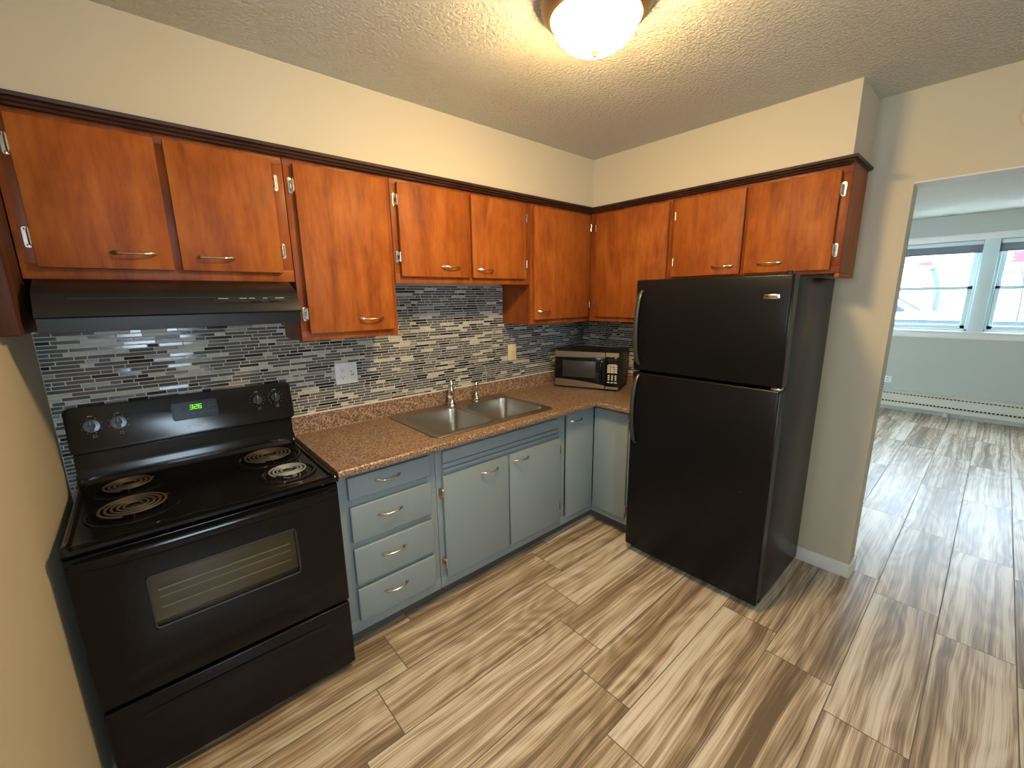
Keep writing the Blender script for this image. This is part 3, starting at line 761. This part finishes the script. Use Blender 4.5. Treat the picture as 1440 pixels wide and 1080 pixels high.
for i, (kx, kz) in enumerate(((-2.991, 1.118), (-2.915, 1.117), (-2.437, 1.126), (-2.362, 1.126))):
    u, v_ = kx-gx, (kz-gz)/math.cos(TH)
    if i < 2:
        b = BM(); loft(b, [[GP(x, y, d_) for x, y in circ(u, v_, r)] for r, d_ in ((.0245, 0), (.0245, .0012), (.0225, .0016))]); ring = obj('dial_plate', b, M_dial, bgd, 'grey dial plate')
    b = BM(); loft(b, [[GP(x, y, d_) for x, y in circ(u, v_, r)] for r, d_ in (((.011 if i < 2 else .020), .0), ((.011 if i < 2 else .0195), .010), ((.010 if i < 2 else .018), .012))])
    bx = [(u-.006, v_-.021), (u+.006, v_-.021), (u+.006, v_+.021), (u-.006, v_+.021)]
    loft(b, [[GP(x, y, d_) for x, y in bx] for d_ in (.010, .024)])
    kb = obj('knob', b, M_blackm, bgd)
    b = BM(); q = [(u-.0008, v_+.004), (u+.0008, v_+.004), (u+.0008, v_+.019), (u-.0008, v_+.019)]
    loft(b, [[GP(x, y, d_) for x, y in q] for d_ in (.0241, .0246)]); obj('pointer_line', b, M_print, kb)
    b = BM()
    for k in range(12 if i > 1 else 8):
        a = 2*PI*k/(12 if i > 1 else 8)+.3
        X, Y = u+.030*math.cos(a), v_+.030*math.sin(a)
        loft(b, [[GP(x, y, d_) for x, y in circ(X, Y, .0012, 6)] for d_ in (.0, .0004)])
    obj('dial_scale', b, M_print, bgd)
    for X, Y, w_, h_ in ((u, v_+.037, .014, .002), (u+.004, v_-.041, .010, .008)):
        b = BM()
        o4 = [(X-w_/2, Y-h_/2), (X+w_/2, Y-h_/2), (X+w_/2, Y+h_/2), (X-w_/2, Y+h_/2)]
        if h_ > .004:
            for p, q2 in zip(o4, o4[1:]+o4[:1]):
                tube(b, [GP(*p, .0003), GP(*q2, .0003)], .0005, 4)
        else: loft(b, [[GP(x, y, d_) for x, y in o4] for d_ in (0, .0004)])
        obj('dial_caption' if h_ < .004 else 'burner_icon', b, M_print, bgd)
du, dv = -2.670-gx, (1.124-gz)
b = BM(); q = rrect(du, dv, .160, .076, .010, 5); loft(b, [[GP(x, y, d_) for x, y in q] for d_ in (0, .0012)])
dp = obj('clock_display', b, M_disp, bgd)
b = BM(); pts = [GP(x, y, .0014) for x, y in rrect(du, dv, .156, .072, .009, 5)]; tube(b, pts+[pts[0]], .0006, 4); obj('display_outline', b, M_handle, dp)
SEG = {'3': 'abgcd', '2': 'abged', '6': 'afgedc'}
b = BM()
for ch, ox_ in (('3', -.0150), ('2', 0), ('6', .0145)):
    W, H, k = .0095, .017, .0013; X0, Y0 = du+.003+ox_, dv+.012
    segs = {'a': ((-W/2, H/2), (W/2, H/2)), 'g': ((-W/2, 0), (W/2, 0)), 'd': ((-W/2, -H/2), (W/2, -H/2)), 'b': ((W/2, 0), (W/2, H/2)), 'c': ((W/2, -H/2), (W/2, 0)), 'f': ((-W/2, 0), (-W/2, H/2)), 'e': ((-W/2, -H/2), (-W/2, 0))}
    for s_ in SEG[ch]:
        (x0, y0), (x1, y1) = segs[s_]; sh = .12
        xa, xb, ya, yb = min(x0, x1)-k, max(x0, x1)+k, min(y0, y1)-k, max(y0, y1)+k
        q = [(X0+x+y*sh, Y0+y) for x, y in ((xa, ya), (xb, ya), (xb, yb), (xa, yb))]
        loft(b, [[GP(x, y, d_) for x, y in q] for d_ in (.0013, .0018)])
for dy in (.004, -.004): loft(b, [[GP(x, y, d_) for x, y in circ(du-.0045+dy*.1, dv+.012+dy, .001, 6)] for d_ in (.0013, .0018)])
obj('clock_digits', b, M_led, dp, 'green clock digits reading 3:26')
b = BM()
for x, y in ((-.055, .012), (.052, .022), (.066, .022), (.052, .010), (.066, .010), (-.055, -.018), (-.030, -.018), (-.008, -.018), (.016, -.018), (.044, -.014), (.066, -.014)):
    q = [(du+x-.006, dv+y-.0009), (du+x+.006, dv+y-.0009), (du+x+.006, dv+y+.0009), (du+x-.006, dv+y+.0009)]
    b = BM(); loft(b, [[GP(a_, b_, d_) for a_, b_ in q] for d_ in (.0012, .0015)]); obj('printed_mark', b, M_handle, dp)
me = text_mesh('FRIGIDAIRE', .0118); finish(me, M_print, False)
o = place('lettering', me, bgd, GP(-2.672-gx, 1.0565-gz, .0004), (PI/2-TH, 0, 0)); o.scale = (1.15, 1, 1)
# burners
def burner(x, y, R, turns, mtl, lab):
    b = BM(); zb = .8925
    lathe(b, [(R+.030, .0), (R+.028, .004), (R+.020, .005), (R+.012, .002), (R+.004, -.006), (R*.55, -.010), (.02, -.010)], (x, y, zb), 'z', 40, cap=False)
    p = obj('drip_pan', b, M_black, st)
    b = BM(); pts = []; N = int(turns*36); r0 = .022
    for k in range(N+1):
        a = k/N; th = a*turns*2*PI + .6; r = r0+(R-.004-r0)*a
        pts.append((x+r*math.cos(th), y+r*math.sin(th), .9065))
    tube(b, pts, (.0040, .0030), 8)
    cl_ = obj('coil', b, mtl, p, lab)
    b = BM()
    for k in range(3):
        a = 2*PI*k/3+.5; tube(b, [(x+.006*math.cos(a), y+.006*math.sin(a), .900), (x+(R+.004)*math.cos(a), y+(R+.004)*math.sin(a), .8985)], (.0014, .003), 6)
    lathe(b, [(.013, 0), (.013, .003), (.004, .004)], (x, y, .8995), 'z', 16)
    obj('coil_support', b, M_handle, cl_)
burner(-2.915, -.205, .079, 3.6, M_coil, 'brownish small coil')
burner(-2.900, -.447, .098, 4.6, M_coil, 'brownish large coil')
burner(-2.450, -.237, .098, 4.6, M_coil, 'brownish large coil')
burner(-2.431, -.482, .074, 3.5, M_coilg, 'silvery small coil')
# oven door with window hole, cavity, rack
W0, W1, WZa, WZb = -2.900, -2.471, .553, .736
b = BM(); D0, D1 = -.660, -.620
xs = [SX0, W0, W1, SX1]; zs = [.345, WZa, WZb, .866]
bb = cells_solid(xs, zs, lambda x, z: not (W0 < x < W1 and WZa < z < WZb), 0, 1)
for v in bb.verts: v.co = Vector((v.co.x, D0 if v.co.z > .5 else D1, v.co.y))
bmesh.ops.recalc_face_normals(bb, faces=bb.faces)
es = [e for e in bb.edges if len(e.link_faces) == 2 and e.calc_face_angle(0) > .5 and all(v.co.y < D0+1e-4 for v in e.verts)]
bmesh.ops.bevel(bb, geom=es, offset=.006, segments=3, affect='EDGES', profile=.5)
od = obj('oven_door', bb, M_black, st)
b = BM()
pts = [(x, -.659, z) for x, z in rrect((W0+W1)/2, (WZa+WZb)/2, W1-W0, WZb-WZa, .012, 5)]; tube(b, pts+[pts[0]], .003, 6)
obj('window_gasket', b, M_handle, od)
b = BM(); box(b, W0-.004, W1+.004, -.655, -.651, WZa-.004, WZb+.004); obj('window_glass', b, M_ovenpane, od)
b = BM(); box(b, W0-.06, W1+.06, -.648, -.622, WZa-.07, WZa-.02)
bmesh.ops.delete(b, geom=list(b.verts), context='VERTS')
# inner liner seen through the glass
def liner(b, x0, x1, y0, y1, z0, z1):
    for ps in (((x0, y1, z0), (x1, y1, z0), (x1, y1, z1), (x0, y1, z1)), ((x0, y0, z0), (x0, y1, z0), (x0, y1, z1), (x0, y0, z1)), ((x1, y0, z0), (x1, y1, z0), (x1, y1, z1), (x1, y0, z1)),
               ((x0, y0, z0), (x1, y0, z0), (x1, y1, z0), (x0, y1, z0)), ((x0, y0, z1), (x1, y0, z1), (x1, y1, z1), (x0, y1, z1))):
        b.faces.new([b.verts.new(p) for p in ps])
liner(b, W0-.001, W1+.001, -.650, -.6165, WZa-.001, WZb+.001); obj('window_liner', b, M_enam, od)
b = BM()
for z in (.668, .640, .602): tube(b, [(W0+.02, -.630, z), (W1-.02, -.630, z)], .0030 if z > .66 else .0014, 6)
obj('rack', b, M_button, od)
# door handle: full width bow moulded along the door's top edge
b = BM(); rings = []
for k in range(33):
    u = -1+2*k/32; x = (SX0+SX1)/2 + u*(SX1-SX0)/2*.985; e_ = max(0, 1-abs(u)**7)
    yo = -.660-.036*e_; zc = .838; h = .011+.008*e_
    sec = [(-.657, zc+h+.004), (yo+.004, zc+h), (yo, zc+h*.6), (yo-.001, zc), (yo+.001, zc-h*.7), (yo+.006, zc-h*.95), (yo+.012, zc-h*.7), (-.664-.010*e_, zc+h*.3), (-.657, zc+h*.1)]
    rings.append([(x, y, z) for y, z in sec])
loft(b, rings); obj('handle', b, M_black, od)
b = BM()
for k in range(5): box(b, -2.86+k*.10, -2.79+k*.10, -.6612, -.6598, .806, .811)
obj('vent_slots', b, M_dark, od)
# storage drawer
b = BM(); box(b, SX0+.001, SX1-.001, -.656, -.62, .032, .328, .006, 3); dwr = obj('storage_drawer', b, M_blacks, st)
b = BM(); rings = []
for k in range(25):
    u = -1+2*k/24; e_ = (1-u*u)**.5; x = -2.683+u*.30
    rings.append([(x, -.6555, .262+.012*e_), (x, -.6565-.004*e_, .270+.010*e_), (x, -.6565-.004*e_, .262+.004*e_), (x, -.6555, .258)])
loft(b, rings); obj('finger_grip', b, M_blacks, dwr)

# ================================================================== REFRIGERATOR
FRF, FR0, FR1, FRZ = .6915, .936, 1.6983, 1.6591
fr = thing('refrigerator', 'tall black top-freezer refrigerator standing against the right wall', 'refrigerator', (-.36, -(FR0+FR1)/2, 0))
b = BM(); box(b, -.622, -.022, -FR1+.003, -FR0-.003, .022, 1.648, .004); obj('body', b, M_fridge, fr)
b = BM(); box(b, -.610, -.05, -FR1+.03, -FR0-.03, 0, .022); box(b, -.640, -.612, -FR1+.012, -FR0-.012, .008, .046, .003)
for k in range(26): box(b, -.643, -.640, -FR1+.04+k*.026, -FR1+.056+k*.026, .014, .040)
obj('base_grille', b, M_blackm, fr)
def fdoor(z0, z1):
    b = BM(); rings = []
    for k in range(9):                     # gently crowned front
        pass
    n = 14; prof = []
    ys0, ys1 = -FR1, -FR0
    pts = [(-.628, ys1), (-.628, ys0)]
    crown = []
    for k in range(n+1):
        u = k/n; y = ys0+(ys1-ys0)*u; d_ = abs(2*u-1)
        x = -FRF + .0 + .010*max(0, (d_-.86)/.14)**2.2
        crown.append((x, y))
    # finer ends
    crown = []
    for u in (0, .003, .008, .013, .018, .10, .3, .5, .7, .90, .982, .987, .992, .997, 1):
        d_ = abs(2*u-1); x = -FRF+.006*max(0, (d_-.965)/.035)**2.2; crown.append((x, ys0+(ys1-ys0)*u))
    sec = pts + crown
    mid = lambda z, g: [(x+(g if x < -.63 else 0), y+(g if y < -1.3 else -g)*.6, z) for x, y in sec]
    loft(b, [mid(z0, .006), mid(z0+.003, .002), mid(z0+.008, 0), mid(z1-.008, 0), mid(z1-.003, .002), mid(z1, .006)])
    return obj('door', b, M_fridge, fr)
fz = fdoor(1.160, FRZ); fl = fdoor(.052, 1.146)
b = BM(); box(b, -.630, -.618, -FR1+.010, -FR0-.010, 1.1455, 1.1605); box(b, -.630, -.618, -FR1+.010, -FR0-.010, .06, 1.64); obj('door_gasket', b, M_dark, fr)
def fhandle(par, z0, z1, flip):
    b = BM(); n = 19; pts = []; rr = []
    for k in range(n):
        u = k/(n-1); z = z0+(z1-z0)*u; e_ = math.sin(PI*u)**.45 if 0 < u < 1 else 0
        pts.append((-.690-.046*e_, -.975+.006*e_, z)); rr.append((.013 if 0 < k < n-1 else .009, .008))
    rings = []
    for (x, y, z), (a_, c_) in zip(pts, rr):
        rings.append([(x+c_*math.cos(2*PI*k/12), y+a_*math.sin(2*PI*k/12), z) for k in range(12)])
    loft(b, rings); return obj('handle', b, M_handle, par, 'dark grey bowed door handle')
fhandle(fz, 1.190, 1.605, 0); fhandle(fl, .722, 1.135, 1)
b = BM(); box(b, -.6955, -.6905, -1.652, -1.588, 1.553, 1.574, .003, 3); bdg = obj('badge', b, M_chrome, fz, 'small silver maker badge')
me = text_mesh('FRIGIDAIRE', .0100); finish(me, M_blackm, False)
o = place('lettering', me, bdg, (-.6958, -1.620, 1.5635), (PI/2, 0, -PI/2))
b = BM(); box(b, -.675, -.58, -1.69, -1.645, 1.6485, 1.657, .003); lathe(b, [(.014, 0), (.014, .012), (.011, .016)], (-.655, -1.668, 1.6565), 'z', 16); obj('hinge_cap', b, M_blackm, fr)
b = BM(); box(b, -.69, -.63, -1.694, -1.655, 1.148, 1.158, .001); obj('middle_hinge', b, M_chrome, fr)
b = BM(); lathe(b, [(.003, 0), (.0022, .001)], (-.6915, -1.575, .62), 'x', 10); obj('screw_cap', b, M_handle, fl)

# ================================================================== MICROWAVE (own axes: x along its width, -y = front)
ang = math.atan2(-.93, .368)
mw = thing('microwave_oven', 'stainless and black microwave standing askew in the counter corner beside the fridge', 'microwave', (-.489, -.137, CT1+.0003), rotz=math.atan2(-.444, .176))
MW, MD, MH = .478, .328, .279
b = BM(); box(b, .002, MW-.002, .020, MD-.008, .012, MH, .004)
for x in (.04, MW-.04):
    for y in (.05, MD-.05): box(b, x-.012, x+.012, y-.012, y+.012, 0, .0125)
obj('case', b, M_blackm, mw)
b = BM(); box(b, 0, .381, .0, .020, .011, MH-.001, .004); md = obj('door', b, M_black, mw)
def strip(x0, x1, zb0, zb1, zt0, zt1, n=14, q=2.0):
    b = BM(); rings = []
    for k in range(n+1):
        u = k/n; x = x0+(x1-x0)*u; za = zb0+(zb1-zb0)*u**q; zc = zt0+(zt1-zt0)*u**q
        rings.append([(x, -.0003, za), (x, -.004, za+.002), (x, -.004, zc-.002), (x, -.0003, zc), (x, .004, zc), (x, .004, za)])
    return loft(b, rings)
obj('steel_band', strip(.002, .379, .228, .238, .276, .276), M_steel, md, 'brushed steel band')
obj('steel_band', strip(.002, .379, .012, .012, .068, .036), M_steel, md, 'brushed steel band')
b = BM(); box(b, .060, .310, -.0012, .003, .085, .206, .001); obj('window', b, M_handle, md, 'dark grey mesh window')
b = BM(); rings = []
for k in range(13):
    u = k/12; e_ = math.sin(PI*u)**.5 if 0 < u < 1 else 0; z = .05+u*.175
    rings.append([(.358+.010*math.cos(2*PI*j/10)-.008*e_, -.002-.022*e_+.005*math.sin(2*PI*j/10), z) for j in range(10)])
loft(b, rings); obj('handle', b, M_black, md)
b = BM(); box(b, .383, MW, 0, .020, .011, MH-.001, .004); mp = obj('control_panel', b, M_black, mw)
obj('steel_band', strip(.386, MW-.002, .243, .243, .276, .276, 3), M_chrome, mp, 'bright steel band')
obj('steel_band', strip(.386, MW-.002, .012, .012, .032, .032, 3), M_steel, mp, 'brushed steel band')
b = BM(); box(b, .397, .467, -.001, .001, .208, .234); obj('display', b, M_dark, mp)
b = BM(); box(b, .405, .460, -.0016, .001, .190, .194)
for r_ in range(4):
    for c_ in range(3): box(b, .396+c_*.0245, .418+c_*.0245, -.0016, .001, .176-r_*.0150, .188-r_*.0150, .0005)
for r_ in range(3):
    for c_ in range(3): box(b, .401+c_*.0245, .414+c_*.0245, -.0016, .001, .106-r_*.0140, .116-r_*.0140, .0005)
for c_ in range(3): box(b, .397+c_*.026, .415+c_*.026, -.0016, .001, .058, .067, .0005)
obj('keypad', b, M_button, mp, 'pale keypad buttons')

# ================================================================== CEILING LIGHT, DETECTOR
LX, LY = -1.592, -1.325
cl = thing('ceiling_light', 'round flush ceiling light with glowing frosted dome and bronze ring', 'ceiling light', (LX, LY, CEIL))
b = BM(); lathe(b, [(.150, 0), (.168, -.002), (.172, -.010), (.166, -.018), (.170, -.026), (.164, -.036), (.150, -.050), (.141, -.056), (.136, -.054), (.134, -.046), (.134, -.030)], (LX, LY, CEIL), 'z', 56)
obj('metal_ring', b, M_bronze, cl)
b = BM(); pr_ = [(.133, -.045)]
for k in range(1, 11):
    a = k/10*PI/2; pr_.append((.133*math.cos(a)**.85+.001, -.045-.095*math.sin(a)))
lathe(b, pr_, (LX, LY, CEIL), 'z', 48); dm = obj('glass_dome', b, M_lamp, cl)
b = BM(); lathe(b, [(.010, -.138), (.012, -.144), (.008, -.150), (.006, -.156), (.001, -.160)], (LX, LY, CEIL), 'z', 20); obj('finial', b, M_bronze, cl)
sd = thing('smoke_detector', 'round white smoke detector high on the wall above the living room opening', 'smoke detector', (0, -2.300, 2.264))
b = BM(); lathe(b, [(.066, 0), (.066, .012), (.060, .020)], (0, -2.300, 2.264), 'x', 36); hs = obj('base_ring', b, M_white, sd)
b = BM(); lathe(b, [(.056, .0205), (.054, .032), (.040, .037), (.010, .038)], (0, -2.300, 2.264), 'x', 36); obj('cover', b, M_white, sd)

# ================================================================== BASEBOARD HEATER
HX = FX-.062
ht = thing('baseboard_heater', 'long cream baseboard heater under the living room windows', 'heater', (FX-.03, -1.9, 0))
b = BM(); prof = [(FX-.001, .055), (FX-.001, .275), (FX-.020, .275), (HX+.008, .258), (HX, .250), (HX, .246), (HX+.012, .246), (HX+.012, .225), (HX, .225), (HX, .138), (HX+.014, .138), (HX+.014, .112), (HX, .112), (HX, .065), (HX+.012, .055)]
loft(b, [[(x, y, z) for x, z in prof] for y in (.6, YR+.4)]); obj('housing', b, M_heater, ht)
for za, zb in ((.226, .2455), (.113, .1375)):
    b = BM(); y = .55
    while y > YR+.45:
        box(b, HX+.010, HX+.0125, y, y-.022, za+.004, zb-.004); y -= .034
    obj('vent_row', b, M_dark, ht)
b = BM()
for y in (.4, -1.2, -2.0, -3.2): box(b, HX+.01, FX-.002, y, y-.04, 0, .056)
obj('foot', b, M_heater, ht)

# ================================================================== OUTSIDE
struct('ground', box(BM(), FX+.2, 30, -16, 14, -.15, -.03), M_snow)
M_pale = mat('pale_blue_grey_concrete', (.035, .05, .06), .9)
M_rail = mat('dark_grey_steel', (.012, .014, .018), .5)
M_carw = mat('white_car_paint', (.75, .75, .75), .4)
M_cglass = mat('blue_grey_car_glass', (.012, .02, .035), .5)
M_redp = mat('red_sign_paint', (.30, .006, .012), .6)
M_streak = mat('weathered_grey_board', (.055, .05, .05), .8)
G0 = -.03
hb = thing('neighbouring_building', 'white building across the street, seen through the living room windows', 'building', (12, -3, G0))
obj('wall', box(BM(), 12, 12.4, -12, -.60, G0, 3.6), M_ext, hb)
obj('brick_pier', box(BM(), 11.92, 12.32, -.598, 1.2, G0, 3.8), M_brick, hb)
for k, y in enumerate((-1.42, -1.60, -1.78, -1.97)):
    obj('weathered_board', box(BM(), 11.985, 11.999, y-.012, y, 1.95+.04*k, 2.42), M_streak, hb)
t = thing('red_sign', 'small red pennant-shaped sign on the white building, seen in the left window', 'sign', (11.97, -.9, 2.25))
b = BM(); loft(b, [[(x, -.70, 2.255), (x, -.86, 2.205), (x, -1.06, 2.20), (x, -1.0, 2.27), (x, -1.0, 2.33), (x, -.93, 2.29)] for x in (11.94, 11.999)]); obj('panel', b, M_redp, t)
t = thing('red_sign', 'larger red ragged-edged sign on the white building, seen in the right window', 'sign', (11.97, -2.45, 2.3))
b = BM(); loft(b, [[(x, -2.30, 2.42), (x, -2.28, 2.36), (x, -2.33, 2.33), (x, -2.26, 2.28), (x, -2.35, 2.26), (x, -2.25, 2.20), (x, -2.42, 2.18), (x, -2.9, 2.26), (x, -2.9, 2.45)] for x in (11.94, 11.999)]); obj('panel', b, M_redp, t)
t = thing('downpipe', 'short leaning blue-grey pipe in front of the white building', 'pipe', (11.6, -1.3, G0))
b = BM(); tube(b, [(11.6, -1.09, 2.12), (11.6, -1.20, 1.74), (11.6, -1.24, 1.55), (11.6, -1.24, G0)], .055, 10); obj('pipe', b, M_pale, t)
b = BM(); tube(b, [(11.6, -1.075, 2.13), (11.6, -1.10, 2.09)], .075, 10); obj('pipe_cap', b, M_rail, t)
# white parked car, bonnet towards the right
cr = thing('parked_car', 'white car parked outside, bonnet showing through the lower window panes', 'car', (10, -.4, G0))
prof = [(2.6, .28), (2.7, .75), (2.5, 1.0), (1.9, 1.12), (1.35, 1.50), (.9, 1.58), (-.40, 1.58), (-.72, 1.52), (-1.22, 1.16), (-1.75, 1.06), (-2.10, .93), (-2.22, .70), (-2.20, .30)]
b = BM(); rings = []
for x, k in ((9.2, .90), (9.28, .97), (9.45, 1.0), (10.75, 1.0), (10.92, .97), (11.0, .90)):
    rings.append([(x, .2+(y-.2)*k, .3+(z-.3)*k) for y, z in prof])
loft(b, rings); obj('body', b, M_carw, cr)
b = BM(); loft(b, [[(x, y, z) for y, z in ((1.25, 1.44), (.9, 1.50), (-.36, 1.50), (-.66, 1.45), (-.98, 1.21), (-.95, 1.17), (1.6, 1.17))] for x in (9.185, 9.26)]); obj('side_window', b, M_cglass, cr)
b = BM(); loft(b, [[(x, y, z) for y, z in ((-.74, 1.53), (-1.19, 1.205), (-1.18, 1.185), (-.71, 1.50))] for x in (9.4, 10.8)]); obj('windscreen', b, M_cglass, cr)
for wy in (1.75, -1.45):
    for wx in (9.30, 10.90):
        b = BM(); lathe(b, [(.05, -.10), (.28, -.10), (.32, -.08), (.32, .08), (.28, .10), (.05, .10)], (wx, wy, G0+.32), 'x', 24); obj('wheel', b, M_rail, cr)
b = BM(); tube(b, [(9.1, -.76, 1.69), (9.1, -1.0, 1.66), (9.1, -1.12, 1.66)], .012, 6)
bmesh.ops.delete(b, geom=list(b.verts), context='VERTS'); b.free()
t = thing('low_wall', 'pale blue-grey low garden wall running outside below the living room windows', 'wall', (7.9, -2, G0))
obj('wall', box(BM(), 7.85, 8.05, -6, 1.5, G0, 1.08, .01), M_pale, t)
obj('coping', box(BM(), 7.80, 8.10, -6, 1.5, 1.081, 1.13, .01), M_ext, t)
t = thing('metal_handrail', 'thin bent grey metal frame standing outside the right living room window', 'handrail', (7.6, -2.3, G0))
b = BM(); tube(b, [(7.6, -2.21, 1.40), (7.6, -2.23, 1.60), (7.6, -2.255, 1.84)], .008, 6); obj('upright', b, M_rail, t)
b = BM(); tube(b, [(7.6, -2.18, 1.83), (7.6, -2.255, 1.84), (7.6, -2.38, 1.90), (7.6, -2.42, 1.88), (7.6, -2.46, 1.70), (7.6, -2.48, 1.40), (7.6, -2.48, G0)], .013, 8); obj('top_rail', b, M_rail, t)
# ---- groups for repeated kinds
for o in COL.objects:
    if o.parent is None:
        base = o.name.split('.')[0]
        g = {'wall_cabinet': 'cherry wall cabinets around the corner', 'window_blind': 'blinds at the living room windows',
             'tile_backsplash': 'mosaic backsplash sections', 'red_sign': 'red signs on the building outside',
             'drawer_cabinet': 'blue-grey base cabinets', 'sink_cabinet': 'blue-grey base cabinets', 'corner_cabinet': 'blue-grey base cabinets'}.get(base)
        if g: o['group'] = g
